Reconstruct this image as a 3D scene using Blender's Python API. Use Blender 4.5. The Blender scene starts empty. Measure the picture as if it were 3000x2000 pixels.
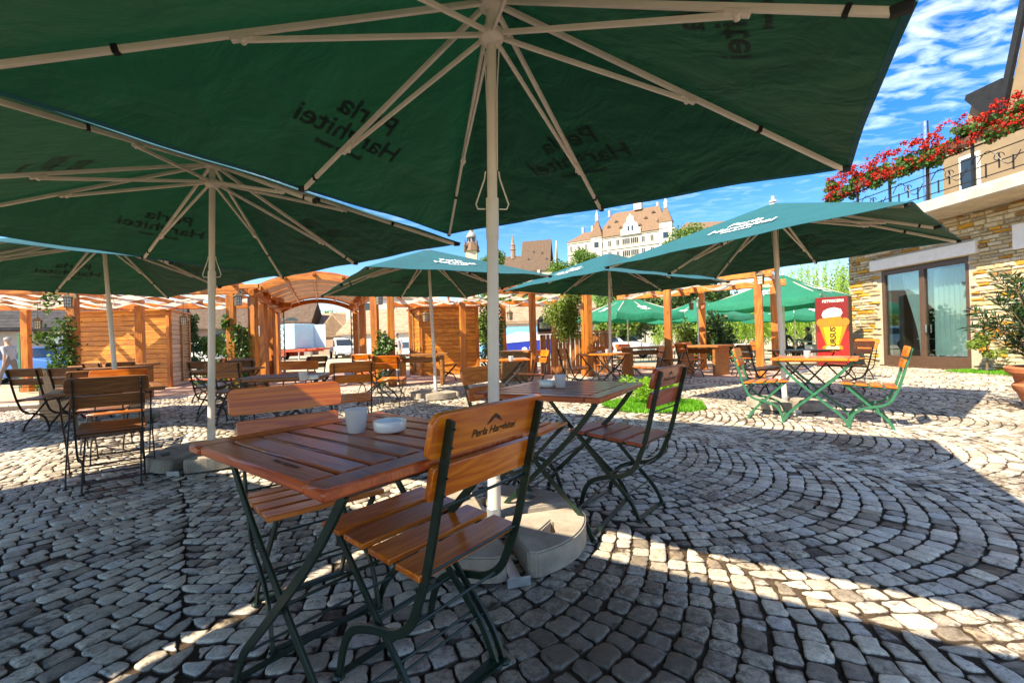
import bpy, bmesh, math, random
import numpy as np
from mathutils import Vector, Matrix
random.seed(7); RNG = np.random.default_rng(11)
PI = math.pi; R = math.radians
scene = bpy.context.scene
COL = scene.collection
SUN_AZ, SUN_EL = R(-127), R(45)          # towards the sun: azimuth clockwise from +Y, elevation
# ------------------------------------------------------------------ camera
EYE = Vector((0, 0, 1.024)); FPX = 1296.9; PITCH, ROLL = R(0.048), R(1.692)
FW = Vector((0, math.cos(PITCH), math.sin(PITCH)))
R0 = Vector((1, 0, 0)); U0 = R0.cross(FW)
RT = R0*math.cos(ROLL) - U0*math.sin(ROLL); UP = R0*math.sin(ROLL) + U0*math.cos(ROLL)
def ray(sx, sy): return FW + RT*((sx-1500)/FPX) - UP*((sy-1000)/FPX)
def at(sx, sy, Y):
    d = ray(sx, sy); return EYE + d*(Y/d.y)
def gnd(sx, sy, z=0.0):
    d = ray(sx, sy); return EYE + d*((z-EYE.z)/d.z)
cam = bpy.data.cameras.new('camera'); co = bpy.data.objects.new('camera', cam); COL.objects.link(co)
cam.sensor_width = 36; cam.lens = FPX/3000*36; cam.clip_start = 0.05; cam.clip_end = 3000
M4 = Matrix(((RT.x, UP.x, -FW.x, EYE.x), (RT.y, UP.y, -FW.y, EYE.y), (RT.z, UP.z, -FW.z, EYE.z), (0, 0, 0, 1)))
co.matrix_world = M4; scene.camera = co

# ------------------------------------------------------------------ objects
def tag(o, label=None, cat=None, group=None, kind=None):
    if label: o['label'] = label
    if cat: o['category'] = cat
    if group: o['group'] = group
    if kind: o['kind'] = kind
    return o
def thing(name, label, cat, loc=(0, 0, 0), rz=0.0, group=None):
    o = bpy.data.objects.new(name, None); COL.objects.link(o)
    o.location = loc; o.rotation_euler = (0, 0, rz); o.empty_display_size = 0.1
    return tag(o, label, cat, group)
def copy_tree(o, parent=None):
    c = o.copy(); COL.objects.link(c)
    if parent: c.parent = parent
    for ch in list(o.children): copy_tree(ch, c)
    return c
def place(proto, used, loc, rz, label, group=None, scale=None):
    o = copy_tree(proto) if used else proto
    o.location = loc; o.rotation_euler = (0, 0, rz)
    if scale: o.scale = scale
    o['label'] = label
    if group: o['group'] = group
    return o

class MB:
    """collects shapes, builds ONE mesh object"""
    def __init__(s): s.v = []; s.f = []; s.mi = []
    def add(s, vs, fs, mi=0):
        b = len(s.v); s.v += [tuple(v) for v in vs]
        for f in fs: s.f.append(tuple(i+b for i in f)); s.mi.append(mi)
    def box(s, c, size, rot=None, mi=0):
        hx, hy, hz = size[0]/2, size[1]/2, size[2]/2
        vs = [Vector((x, y, z)) for z in (-hz, hz) for y in (-hy, hy) for x in (-hx, hx)]
        if rot is not None: vs = [rot @ v for v in vs]
        c = Vector(c)
        s.add([v+c for v in vs], [(0, 2, 3, 1), (4, 5, 7, 6), (0, 1, 5, 4), (2, 6, 7, 3), (0, 4, 6, 2), (1, 3, 7, 5)], mi)
        return s
    def b2(s, lo, hi, mi=0):
        lo, hi = Vector(lo), Vector(hi); return s.box((lo+hi)/2, hi-lo, None, mi)
    def bar(s, p0, p1, w, h, up=(0, 0, 1), mi=0, ext=0.0):
        """box from p0 to p1; h measured along 'up', w across"""
        p0, p1 = Vector(p0), Vector(p1); d = (p1-p0); L = d.length; d.normalize()
        up = Vector(up); x = d.cross(up)
        if x.length < 1e-4: x = d.cross(Vector((1, 0, 0)))
        x.normalize(); u = x.cross(d)
        m = Matrix((d, x, u)).transposed()
        return s.box((p0+p1)/2, (L+2*ext, w, h), m, mi)
    def sweep(s, pts, w, t, wdir=(1, 0, 0), mi=0):
        """rectangular flat bar along a path; w along wdir, t across"""
        pts = [Vector(p) for p in pts]; wd = Vector(wdir).normalized(); rings = []
        for i, p in enumerate(pts):
            d = (pts[min(i+1, len(pts)-1)]-pts[max(i-1, 0)]).normalized()
            n = d.cross(wd).normalized(); wv = wd
            rings.append([p+wv*w/2+n*t/2, p-wv*w/2+n*t/2, p-wv*w/2-n*t/2, p+wv*w/2-n*t/2])
        vs = [v for r in rings for v in r]; fs = []
        for i in range(len(pts)-1):
            a = i*4
            for k in range(4): fs.append((a+k, a+(k+1) % 4, a+4+(k+1) % 4, a+4+k))
        e = (len(pts)-1)*4
        fs += [(3, 2, 1, 0), (e, e+1, e+2, e+3)]
        s.add(vs, fs, mi); return s
    def tube(s, pts, r, n=8, mi=0, cap=True):
        pts = [Vector(p) for p in pts]; rr = r if hasattr(r, '__len__') else [r]*len(pts); rings = []
        ref = Vector((0, 0, 1))
        d0 = (pts[1]-pts[0]).normalized()
        if abs(d0.z) > .9: ref = Vector((1, 0, 0))
        vs = []; fs = []
        for i, p in enumerate(pts):
            d = (pts[min(i+1, len(pts)-1)]-pts[max(i-1, 0)]).normalized()
            a = d.cross(ref); a.normalize(); b = a.cross(d)
            for k in range(n):
                t = 2*PI*k/n; vs.append(p+(a*math.cos(t)+b*math.sin(t))*rr[i])
        for i in range(len(pts)-1):
            for k in range(n): fs.append((i*n+k, i*n+(k+1) % n, (i+1)*n+(k+1) % n, (i+1)*n+k))
        if cap: fs += [tuple(range(n-1, -1, -1)), tuple(range((len(pts)-1)*n, len(pts)*n))]
        s.add(vs, fs, mi); return s
    def lathe(s, prof, c=(0, 0, 0), n=24, mi=0):
        c = Vector(c); vs = []; fs = []
        for r, z in prof:
            for k in range(n): vs.append(c+Vector((r*math.cos(2*PI*k/n), r*math.sin(2*PI*k/n), z)))
        for i in range(len(prof)-1):
            for k in range(n): fs.append((i*n+k, i*n+(k+1) % n, (i+1)*n+(k+1) % n, (i+1)*n+k))
        fs += [tuple(range(n-1, -1, -1)), tuple(range((len(prof)-1)*n, len(prof)*n))]
        s.add(vs, fs, mi); return s
    def prism(s, poly, a, b, mi=0):
        """poly: list of 3D points (planar), extruded by vector b-a applied; a unused offset"""
        off = Vector(b)-Vector(a); n = len(poly)
        vs = [Vector(p) for p in poly]+[Vector(p)+off for p in poly]
        s.add(vs, [tuple(range(n-1, -1, -1)), tuple(range(n, 2*n))]+[(k, (k+1) % n, n+(k+1) % n, n+k) for k in range(n)], mi); return s
    def build(s, name, mat, parent=None, bevel=0, smooth=False, seg=1, loc=None, fixn=True):
        me = bpy.data.meshes.new(name); me.from_pydata(s.v, [], s.f)
        mats = mat if isinstance(mat, (list, tuple)) else [mat]
        for m in mats: me.materials.append(m)
        if len(mats) > 1: me.polygons.foreach_set('material_index', s.mi)
        if fixn or bevel:
            bm = bmesh.new(); bm.from_mesh(me)
            if fixn: bmesh.ops.recalc_face_normals(bm, faces=bm.faces)
            if bevel: bmesh.ops.bevel(bm, geom=[e for e in bm.edges if len(e.link_faces) == 2 and e.calc_face_angle(0) > .6], offset=bevel, segments=seg, affect='EDGES', profile=.5, clamp_overlap=True)
            bm.to_mesh(me); bm.free()
        if smooth:
            me.polygons.foreach_set('use_smooth', [True]*len(me.polygons))
            try: me.set_sharp_from_angle(angle=R(38))
            except Exception: pass
        o = bpy.data.objects.new(name, me); COL.objects.link(o)
        if parent: o.parent = parent
        if loc is not None: o.location = loc
        return o
def np_mesh(name, V, F, mat, parent=None, colors=None, smooth=False, mi=None):
    """V (n,3) F (m,k) numpy arrays, optional per-face colour"""
    me = bpy.data.meshes.new(name); V = np.asarray(V, np.float32); F = np.asarray(F, np.int32)
    k = F.shape[1]
    me.vertices.add(len(V)); me.vertices.foreach_set('co', V.ravel())
    me.loops.add(F.size); me.loops.foreach_set('vertex_index', F.ravel())
    me.polygons.add(len(F)); me.polygons.foreach_set('loop_start', np.arange(0, F.size, k, dtype=np.int32))
    me.polygons.foreach_set('loop_total', np.full(len(F), k, np.int32))
    if smooth: me.polygons.foreach_set('use_smooth', [True]*len(F))
    for m in (mat if isinstance(mat, (list, tuple)) else [mat]): me.materials.append(m)
    if mi is not None: me.polygons.foreach_set('material_index', np.asarray(mi, np.int32))
    me.update(calc_edges=True); me.validate()
    o = bpy.data.objects.new(name, me); COL.objects.link(o)
    if parent: o.parent = parent
    return o

# ------------------------------------------------------------------ materials
class NT:
    def __init__(s, name):
        s.m = bpy.data.materials.new(name); s.m.use_nodes = True; s.t = s.m.node_tree; s.t.nodes.clear()
        s.out = s.n('ShaderNodeOutputMaterial')
    def n(s, typ, **kw):
        nd = s.t.nodes.new(typ)
        for k, v in kw.items():
            if k.startswith('i_'):
                key = k[2:]; key = int(key) if key.isdigit() else key.replace('_', ' ')
                nd.inputs[key].default_value = v
            else: setattr(nd, k, v)
        return nd
    def l(s, a, b): s.t.links.new(a, b)
    def math(s, op, a, b=None, c=None):
        nd = s.n('ShaderNodeMath', operation=op)
        for i, x in enumerate((a, b, c)):
            if x is None: continue
            if isinstance(x, (int, float)): nd.inputs[i].default_value = x
            else: s.l(x, nd.inputs[i])
        return nd.outputs[0]
    def mix(s, fac, a, b, blend='MIX'):
        nd = s.n('ShaderNodeMix', data_type='RGBA', blend_type=blend)
        for i, x in ((0, fac), (6, a), (7, b)):
            if isinstance(x, (int, float)): nd.inputs[i].default_value = x
            elif isinstance(x, tuple): nd.inputs[i].default_value = x if len(x) == 4 else (*x, 1)
            else: s.l(x, nd.inputs[i])
        return nd.outputs[2]
    def coords(s, kind='Object', scale=(1, 1, 1)):
        tc = s.n('ShaderNodeTexCoord'); mp = s.n('ShaderNodeMapping'); mp.inputs['Scale'].default_value = scale
        s.l(tc.outputs[kind], mp.inputs[0]); return mp.outputs[0]
    def noise(s, vec, scale, detail=4, rough=.55, dist=0.0):
        nd = s.n('ShaderNodeTexNoise'); nd.inputs['Scale'].default_value = scale; nd.inputs['Detail'].default_value = detail
        nd.inputs['Roughness'].default_value = rough; nd.inputs['Distortion'].default_value = dist
        s.l(vec, nd.inputs['Vector']); return nd.outputs[0]
    def ramp(s, fac, stops, interp='LINEAR'):
        nd = s.n('ShaderNodeValToRGB'); cr = nd.color_ramp; cr.interpolation = interp
        while len(cr.elements) < len(stops): cr.elements.new(.5)
        for e, (p, c) in zip(cr.elements, stops): e.position = p; e.color = c if len(c) == 4 else (*c, 1)
        s.l(fac, nd.inputs[0]); return nd.outputs[0]
    def bsdf(s, col, rough=.6, metal=0.0, bump=None, bstr=.3, bdist=.01, spec=.5, coat=0, sheen=0, alpha=None):
        p = s.n('ShaderNodeBsdfPrincipled')
        if isinstance(col, tuple): p.inputs['Base Color'].default_value = (*col[:3], 1)
        else: s.l(col, p.inputs['Base Color'])
        if isinstance(rough, (int, float)): p.inputs['Roughness'].default_value = rough
        else: s.l(rough, p.inputs['Roughness'])
        p.inputs['Metallic'].default_value = metal; p.inputs['Specular IOR Level'].default_value = spec
        p.inputs['Coat Weight'].default_value = coat; p.inputs['Coat Roughness'].default_value = .15
        p.inputs['Sheen Weight'].default_value = sheen
        if bump is not None:
            b = s.n('ShaderNodeBump'); b.inputs['Strength'].default_value = bstr; b.inputs['Distance'].default_value = bdist
            s.l(bump, b.inputs['Height']); s.l(b.outputs[0], p.inputs['Normal'])
        return p.outputs[0]
    def done(s, sh): s.l(sh, s.out.inputs[0]); return s.m
def lerpc(c, k): return tuple(min(1, x*k) for x in c)
def plain(name, col, rough=.6, var=.2, scale=6, metal=0.0, bump=.15, spec=.5, coat=0, stretch=(1, 1, 1)):
    t = NT(name); v = t.coords('Object', stretch); nz = t.noise(v, scale, 6, .6)
    c = t.ramp(nz, [(.25, lerpc(col, 1-var)), (.75, lerpc(col, 1+var))])
    r = t.math('ADD', t.math('MULTIPLY', nz, .25), rough-.125)
    return t.done(t.bsdf(c, r, metal, nz if bump else None, bump, .01, spec, coat))
def wood(name, dark, light, axis=0, rough=.42, coat=0.15, gscale=1.0, knots=False, dirt=0.0):
    t = NT(name); st = [22*gscale]*3; st[axis] = 1.6*gscale
    isl = t.n('ShaderNodeNewGeometry').outputs['Random Per Island']
    oi = t.n('ShaderNodeObjectInfo').outputs['Random']
    tc = t.n('ShaderNodeTexCoord').outputs['Object']
    off = t.n('ShaderNodeVectorMath', operation='ADD'); cb = t.n('ShaderNodeCombineXYZ')
    rnd = t.math('ADD', t.math('MULTIPLY', isl, 17.0), t.math('MULTIPLY', oi, 31.0))
    for i in range(3): t.l(rnd, cb.inputs[i])
    t.l(tc, off.inputs[0]); t.l(cb.outputs[0], off.inputs[1])
    mp = t.n('ShaderNodeMapping'); mp.inputs['Scale'].default_value = st; t.l(off.outputs[0], mp.inputs[0])
    n1 = t.noise(mp.outputs[0], 1.0, 6, .65, .9)
    mp2 = t.n('ShaderNodeMapping'); s2 = [7*gscale]*3; s2[axis] = .8*gscale; mp2.inputs['Scale'].default_value = s2; t.l(off.outputs[0], mp2.inputs[0])
    n2 = t.noise(mp2.outputs[0], 1.0, 3, .5, 1.5)
    wv = t.math('SINE', t.math('MULTIPLY', n2, 42.0))
    g = t.math('ADD', t.math('MULTIPLY', n1, .65), t.math('MULTIPLY', t.math('ADD', wv, 1.0), .12))
    c = t.ramp(g, [(.22, dark), (.52, tuple((a+b)/2 for a, b in zip(dark, light))), (.78, light)])
    k = t.math('ADD', t.math('MULTIPLY', isl, .42), .79)
    cc = t.mix(1.0, c, t.n('ShaderNodeCombineColor').outputs[0], 'MULTIPLY')
    comb = t.t.nodes[-1] if False else None
    cmb = t.n('ShaderNodeCombineColor')
    for i in range(3): t.l(k, cmb.inputs[i])
    c2 = t.mix(1.0, c, cmb.outputs[0], 'MULTIPLY')
    if dirt:
        d = t.noise(tc, 3.0, 6, .7); dm = t.ramp(d, [(.45, (0, 0, 0)), (.7, (1, 1, 1))])
        c2 = t.mix(t.math('MULTIPLY', dm, dirt), c2, lerpc(dark, .35))
    if knots:
        vo = t.n('ShaderNodeTexVoronoi'); mk = t.n('ShaderNodeMapping'); s3 = [9.0]*3; s3[axis] = 2.5; mk.inputs['Scale'].default_value = s3
        t.l(off.outputs[0], mk.inputs[0]); t.l(mk.outputs[0], vo.inputs['Vector']); vo.inputs['Scale'].default_value = .8
        km = t.ramp(vo.outputs['Distance'], [(.06, (1, 1, 1)), (.16, (0, 0, 0))])
        c2 = t.mix(t.math('MULTIPLY', km, .8), c2, lerpc(dark, .3))
    rr = t.math('ADD', t.math('MULTIPLY', n1, .2), rough-.1)
    return t.done(t.bsdf(c2, rr, 0, g, .25, .004, .5, coat))
def leafmat(name, cols, trans=.35, rough=.5):
    t = NT(name); isl = t.n('ShaderNodeNewGeometry').outputs['Random Per Island']
    c = t.ramp(isl, [(i/max(1, len(cols)-1), k) for i, k in enumerate(cols)])
    d = t.bsdf(c, rough, 0, None, spec=.4); tr = t.n('ShaderNodeBsdfTranslucent'); t.l(t.mix(1.0, c, (1.3, 1.25, .5), 'MULTIPLY'), tr.inputs[0])
    mx = t.n('ShaderNodeMixShader'); mx.inputs[0].default_value = trans; t.l(d, mx.inputs[1]); t.l(tr.outputs[0], mx.inputs[2])
    return t.done(mx.outputs[0])
def fabric(name, top, under, trans=.5, rough=.7, wr=True, inner=None):
    """woven cloth: outer face 'top', inner face 'inner', light coming through tinted 'under'"""
    t = NT(name); v = t.coords('Object'); nz = t.noise(v, 2.2, 3, .5, .6)
    wv = t.noise(t.coords('Object', (260, 260, 60)), 1.0, 2)
    fold = t.noise(t.coords('Object', (1, 1, .3)), 3.2, 4, .55, 1.2)
    c = t.ramp(nz, [(.3, lerpc(top, .94)), (.7, lerpc(top, 1.06))]); cu = t.ramp(nz, [(.3, lerpc(under, .92)), (.7, lerpc(under, 1.08))])
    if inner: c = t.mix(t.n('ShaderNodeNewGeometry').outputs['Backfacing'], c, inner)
    h = t.math('ADD', t.math('ADD', t.math('MULTIPLY', nz, 1.0 if wr else .3), t.math('MULTIPLY', fold, .5 if wr else .1)), t.math('MULTIPLY', wv, .02))
    d = t.bsdf(c, rough, 0, h, .5, .11, .35, 0, .12)
    bn = t.t.nodes['Bump'] if 'Bump' in t.t.nodes else None
    tr = t.n('ShaderNodeBsdfTranslucent'); t.l(cu, tr.inputs[0])
    if bn: t.l(bn.outputs[0], tr.inputs['Normal'])
    mx = t.n('ShaderNodeMixShader'); mx.inputs[0].default_value = trans; t.l(d, mx.inputs[1]); t.l(tr.outputs[0], mx.inputs[2])
    return t.done(mx.outputs[0])
def emis(name, col, strength):
    t = NT(name); e = t.n('ShaderNodeEmission'); e.inputs[0].default_value = (*col, 1); e.inputs[1].default_value = strength
    return t.done(e.outputs[0])

M = {}
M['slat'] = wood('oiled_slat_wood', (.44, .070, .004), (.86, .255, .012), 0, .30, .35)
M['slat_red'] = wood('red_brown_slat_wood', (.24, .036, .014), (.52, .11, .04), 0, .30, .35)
M['slat_dark'] = wood('shaded_slat_wood', (.12, .042, .012), (.34, .13, .04), 0, .4, .15)  # dark copy of the slat wood, shade put into its colour
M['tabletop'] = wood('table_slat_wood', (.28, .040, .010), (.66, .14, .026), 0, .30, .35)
M['table_edge'] = wood('table_edge_wood', (.30, .09, .015), (.58, .22, .04), 0, .35, .3)
M['metal'] = plain('dark_green_enamel', (.006, .020, .011), .38, .4, 40, 0, .05, .45, .1)
M['metal_green'] = plain('green_enamel', (.022, .125, .062), .36, .25, 30, 0, .05, .5, .2)  # on furniture legs: sunlight put into a brighter copy of the dark enamel
M['steel_black'] = plain('black_steel', (.012, .012, .013), .45, .3, 30, 0, .1)
M['pole'] = plain('cream_pole_paint', (.74, .64, .55), .38, .08, 5, 0, .02, .5, .2)
M['galv'] = plain('galvanised_steel', (.55, .56, .58), .38, .15, 25, .7, .1)
M['chrome'] = plain('bright_steel', (.65, .67, .70), .2, .1, 10, 1.0, .02)
M['umbrella'] = fabric('green_canopy_fabric', (.014, .165, .20), (.0016, .023, .0098), .42, inner=(.0010, .0110, .0050))  # dark inner face and bluish top: shade and sky light put into colour
M['parasol'] = fabric('bright_green_canopy_fabric', (.014, .24, .15), (.012, .26, .075), .45)
M['white_print'] = plain('white_print', (.75, .78, .78), .6, .05, 10, 0, 0)
M['porcelain'] = plain('white_porcelain', (.80, .79, .77), .16, .03, 5, 0, 0, .5, .6)
M['black'] = plain('dark_cavity', (.006, .006, .006), .8, .1, 5, 0, 0)
M['burn'] = plain('burnt_mark', (.05, .02, .008), .7, .2, 30, 0, 0)
M['pergola'] = wood('pergola_timber', (.30, .072, .007), (.70, .245, .028), 0, .5, .1, .35, False, .25)
M['pergola_z'] = wood('pergola_post_timber', (.24, .06, .007), (.62, .215, .026), 2, .5, .1, .4, True, .3)
M['pergola_y'] = wood('pergola_rafter_timber', (.30, .072, .007), (.70, .245, .028), 1, .5, .1, .35)
M['plank'] = wood('hut_plank_wood', (.36, .10, .009), (.80, .34, .04), 0, .5, .08, .45, True, .35)
M['plank_z'] = wood('bar_plank_wood', (.18, .055, .012), (.48, .19, .04), 2, .5, .08, .5, True, .4)
M['heavy'] = wood('heavy_table_wood', (.17, .06, .014), (.40, .165, .04), 0, .45, .15, .5)
M['shutter'] = wood('shutter_wood', (.20, .10, .03), (.42, .24, .08), 0, .5, .05, .6)
M['cloth'] = fabric('white_shade_cloth', (.80, .74, .66), (.85, .78, .66), .4, .8)
M['terracotta'] = plain('terracotta', (.42, .14, .06), .7, .2, 8, 0, .15)
M['soil'] = plain('dark_soil', (.03, .02, .013), .9, .3, 20, 0, .4)
def mk_glass():
    t = NT('frosted_glass'); g = t.bsdf((.86, .84, .85), .35, 0, None, spec=.6); tr = t.n('ShaderNodeBsdfTranslucent'); tr.inputs[0].default_value = (.9, .88, .88, 1)
    mx = t.n('ShaderNodeMixShader'); mx.inputs[0].default_value = .5; t.l(g, mx.inputs[1]); t.l(tr.outputs[0], mx.inputs[2]); return t.done(mx.outputs[0])
M['frost'] = mk_glass()
def mk_pane(name, tint, refl=.35):
    t = NT(name); g = t.n('ShaderNodeBsdfGlossy'); g.inputs['Roughness'].default_value = .02; g.inputs[0].default_value = (.9, .95, 1, 1)
    tr = t.n('ShaderNodeBsdfTransparent'); tr.inputs[0].default_value = (*tint, 1)
    lw = t.n('ShaderNodeLayerWeight'); lw.inputs[0].default_value = .35
    f = t.math('ADD', t.math('MULTIPLY', lw.outputs['Fresnel'], .35), refl*.25)
    mx = t.n('ShaderNodeMixShader'); t.l(f, mx.inputs[0]); t.l(tr.outputs[0], mx.inputs[1]); t.l(g.outputs[0], mx.inputs[2]); return t.done(mx.outputs[0])
M['pane'] = mk_pane('window_glass', (.75, .85, .85))
M['dark_pane'] = plain('dark_window_glass', (.02, .03, .04), .08, .2, 3, 0, 0, .8)
def mk_concrete():
    t = NT('cast_concrete'); v = t.coords('Object'); a = t.noise(v, 5, 8, .65); b = t.noise(v, 60, 3, .6)
    c = t.ramp(a, [(.3, (.20, .165, .13)), (.5, (.34, .29, .235)), (.72, (.46, .40, .33))])
    c = t.mix(t.math('MULTIPLY', t.ramp(b, [(.6, (0, 0, 0)), (.75, (1, 1, 1))]), .3), c, (.2, .15, .11))
    h = t.math('ADD', a, t.math('MULTIPLY', b, .4)); return t.done(t.bsdf(c, .85, 0, h, .5, .01, .3))
M['concrete'] = mk_concrete()
def mk_cobble():
    t = NT('granite_sett'); isl = t.n('ShaderNodeNewGeometry').outputs['Random Per Island']
    pos = t.n('ShaderNodeNewGeometry').outputs['Position']
    base = t.ramp(isl, [(0, (.28, .23, .18)), (.16, (.54, .47, .38)), (.62, (.80, .70, .56)), (.86, (.64, .60, .55)), (1, (.40, .31, .22))])
    fine = t.noise(pos, 120, 4, .7); mid = t.noise(pos, 26, 5, .65)
    base = t.mix(1.0, base, t.ramp(mid, [(.3, (.72, .70, .68)), (.7, (1.15, 1.13, 1.1))]), 'MULTIPLY')
    base = t.mix(1.0, base, t.ramp(fine, [(.25, (.62, .61, .60)), (.55, (1, 1, 1)), (.8, (1.15, 1.15, 1.12))]), 'MULTIPLY')
    big = t.noise(pos, 1.1, 3, .5); dn = t.noise(pos, 34, 6, .75)
    sep = t.n('ShaderNodeSeparateXYZ'); t.l(pos, sep.inputs[0])
    edge = t.ramp(t.math('ADD', sep.outputs[2], t.math('MULTIPLY', dn, .010)), [(0, (1, 1, 1)), (.0012, (1, 1, 1)), (.0044, (0, 0, 0))])
    dirt = t.ramp(t.math('ADD', t.math('MULTIPLY', dn, .72), t.math('MULTIPLY', big, .45)), [(.60, (0, 0, 0)), (.69, (1, 1, 1))])
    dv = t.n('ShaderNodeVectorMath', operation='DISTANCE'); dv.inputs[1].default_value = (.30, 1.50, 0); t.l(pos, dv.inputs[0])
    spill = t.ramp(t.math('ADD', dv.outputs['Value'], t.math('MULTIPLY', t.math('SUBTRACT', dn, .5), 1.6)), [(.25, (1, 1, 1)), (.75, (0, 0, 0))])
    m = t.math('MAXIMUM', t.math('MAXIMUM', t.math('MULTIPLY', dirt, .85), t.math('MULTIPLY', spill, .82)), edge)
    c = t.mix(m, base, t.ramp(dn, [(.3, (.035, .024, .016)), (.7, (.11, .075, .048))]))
    wet = t.ramp(t.noise(pos, .9, 3), [(.4, (.56, .56, .56)), (.6, (.36, .36, .36))])
    h = t.math('ADD', t.math('MULTIPLY', mid, .8), t.math('MULTIPLY', fine, .35))
    return t.done(t.bsdf(c, wet, 0, h, .5, .012, .45))
M['cobble'] = mk_cobble()
def mk_joint():
    t = NT('joint_sand'); pos = t.n('ShaderNodeNewGeometry').outputs['Position']; a = t.noise(pos, 1.3, 4); b = t.noise(pos, 90, 4, .7)
    c = t.ramp(a, [(.35, (.030, .021, .015)), (.6, (.085, .06, .042))]); c = t.mix(1.0, c, t.ramp(b, [(.3, (.6, .6, .6)), (.7, (1.4, 1.35, 1.3))]), 'MULTIPLY')
    return t.done(t.bsdf(c, .95, 0, b, .6, .008, .2))
M['joint'] = mk_joint()
def mk_brick():
    t = NT('pink_brick_paving'); pos = t.n('ShaderNodeNewGeometry').outputs['Position']
    b = t.n('ShaderNodeTexBrick'); b.inputs['Scale'].default_value = 4.5; b.inputs['Mortar Size'].default_value = .02; b.inputs['Brick Width'].default_value = .9; b.inputs['Row Height'].default_value = .45
    b.inputs['Color1'].default_value = (.42, .25, .18, 1); b.inputs['Color2'].default_value = (.50, .33, .25, 1); b.inputs['Mortar'].default_value = (.25, .19, .15, 1)
    t.l(pos, b.inputs['Vector']); nz = t.noise(pos, 9, 5); c = t.mix(1.0, b.outputs[0], t.ramp(nz, [(.3, (.75, .75, .75)), (.7, (1.2, 1.2, 1.2))]), 'MULTIPLY')
    return t.done(t.bsdf(c, .8, 0, t.math('ADD', b.outputs[1], nz), .3, .01))
M['brick'] = mk_brick()
def mk_ground():
    t = NT('dusty_street_ground'); pos = t.n('ShaderNodeNewGeometry').outputs['Position']; a = t.noise(pos, .35, 6, .6); b = t.noise(pos, 6, 5, .6)
    c = t.ramp(a, [(.3, (.34, .27, .18)), (.55, (.48, .40, .28)), (.75, (.40, .35, .27))]); c = t.mix(1.0, c, t.ramp(b, [(.3, (.8, .8, .8)), (.7, (1.12, 1.12, 1.12))]), 'MULTIPLY')
    return t.done(t.bsdf(c, .9, 0, b, .3, .02, .2))
M['ground'] = mk_ground()
M['kerb'] = plain('pale_kerb_stone', (.55, .52, .46), .75, .15, 7, 0, .2)
# ------------------------------------------------------------------ world, sun
w = bpy.data.worlds.new('World'); scene.world = w; w.use_nodes = True; nt = w.node_tree; nt.nodes.clear()
def wn(t, **k):
    nd = nt.nodes.new(t)
    for a, b in k.items(): setattr(nd, a, b)
    return nd
sky = wn('ShaderNodeTexSky', sky_type='NISHITA', sun_disc=False); sky.sun_elevation = SUN_EL; sky.sun_rotation = SUN_AZ
sky.air_density = 1.0; sky.dust_density = .4; sky.ozone_density = 2.5; sky.altitude = 300
hsv = wn('ShaderNodeHueSaturation'); hsv.inputs['Saturation'].default_value = 1.45; hsv.inputs['Value'].default_value = .60; hsv.inputs['Hue'].default_value = .512
tc = wn('ShaderNodeTexCoord'); sp = wn('ShaderNodeSeparateXYZ'); nt.links.new(tc.outputs['Generated'], sp.inputs[0])
mx = wn('ShaderNodeMath', operation='MAXIMUM'); mx.inputs[1].default_value = .06; nt.links.new(sp.outputs[2], mx.inputs[0])
cx = wn('ShaderNodeMath', operation='DIVIDE'); cy = wn('ShaderNodeMath', operation='DIVIDE')
nt.links.new(sp.outputs[0], cx.inputs[0]); nt.links.new(mx.outputs[0], cx.inputs[1]); nt.links.new(sp.outputs[1], cy.inputs[0]); nt.links.new(mx.outputs[0], cy.inputs[1])
cb = wn('ShaderNodeCombineXYZ'); nt.links.new(cx.outputs[0], cb.inputs[0]); nt.links.new(cy.outputs[0], cb.inputs[1])
mp = wn('ShaderNodeMapping'); mp.inputs['Rotation'].default_value = (0, 0, R(-28)); mp.inputs['Scale'].default_value = (4.2, 7.0, 1); nt.links.new(cb.outputs[0], mp.inputs[0])
nz = wn('ShaderNodeTexNoise'); nz.inputs['Scale'].default_value = 1.5; nz.inputs['Detail'].default_value = 7; nz.inputs['Roughness'].default_value = .52; nz.inputs['Distortion'].default_value = .5
nt.links.new(mp.outputs[0], nz.inputs['Vector'])
nz2 = wn('ShaderNodeTexNoise'); nz2.inputs['Scale'].default_value = .55; nz2.inputs['Detail'].default_value = 2; nt.links.new(cb.outputs[0], nz2.inputs['Vector'])
sm = wn('ShaderNodeMath', operation='MULTIPLY_ADD'); sm.inputs[1].default_value = .45; nt.links.new(nz2.outputs[0], sm.inputs[0]); nt.links.new(nz.outputs[0], sm.inputs[2])
rp = wn('ShaderNodeValToRGB'); rp.color_ramp.elements[0].position = .66; rp.color_ramp.elements[1].position = 1.0; nt.links.new(sm.outputs[0], rp.inputs[0])
hz = wn('ShaderNodeMapRange'); hz.inputs['From Min'].default_value = .22; hz.inputs['From Max'].default_value = .42; nt.links.new(sp.outputs[2], hz.inputs[0])
fm = wn('ShaderNodeMath', operation='MULTIPLY'); nt.links.new(rp.outputs[0], fm.inputs[0]); nt.links.new(hz.outputs[0], fm.inputs[1])
fm2 = wn('ShaderNodeMath', operation='MULTIPLY'); fm2.inputs[1].default_value = .72; nt.links.new(fm.outputs[0], fm2.inputs[0])
mxc = wn('ShaderNodeMix', data_type='RGBA'); mxc.inputs[7].default_value = (4.1, 4.8, 5.8, 1)
nt.links.new(sky.outputs[0], hsv.inputs['Color']); nt.links.new(fm2.outputs[0], mxc.inputs[0]); nt.links.new(hsv.outputs[0], mxc.inputs[6])
bg = wn('ShaderNodeBackground'); bg.inputs[1].default_value = .15; nt.links.new(mxc.outputs[2], bg.inputs[0])
wo = wn('ShaderNodeOutputWorld'); nt.links.new(bg.outputs[0], wo.inputs[0])
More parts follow.
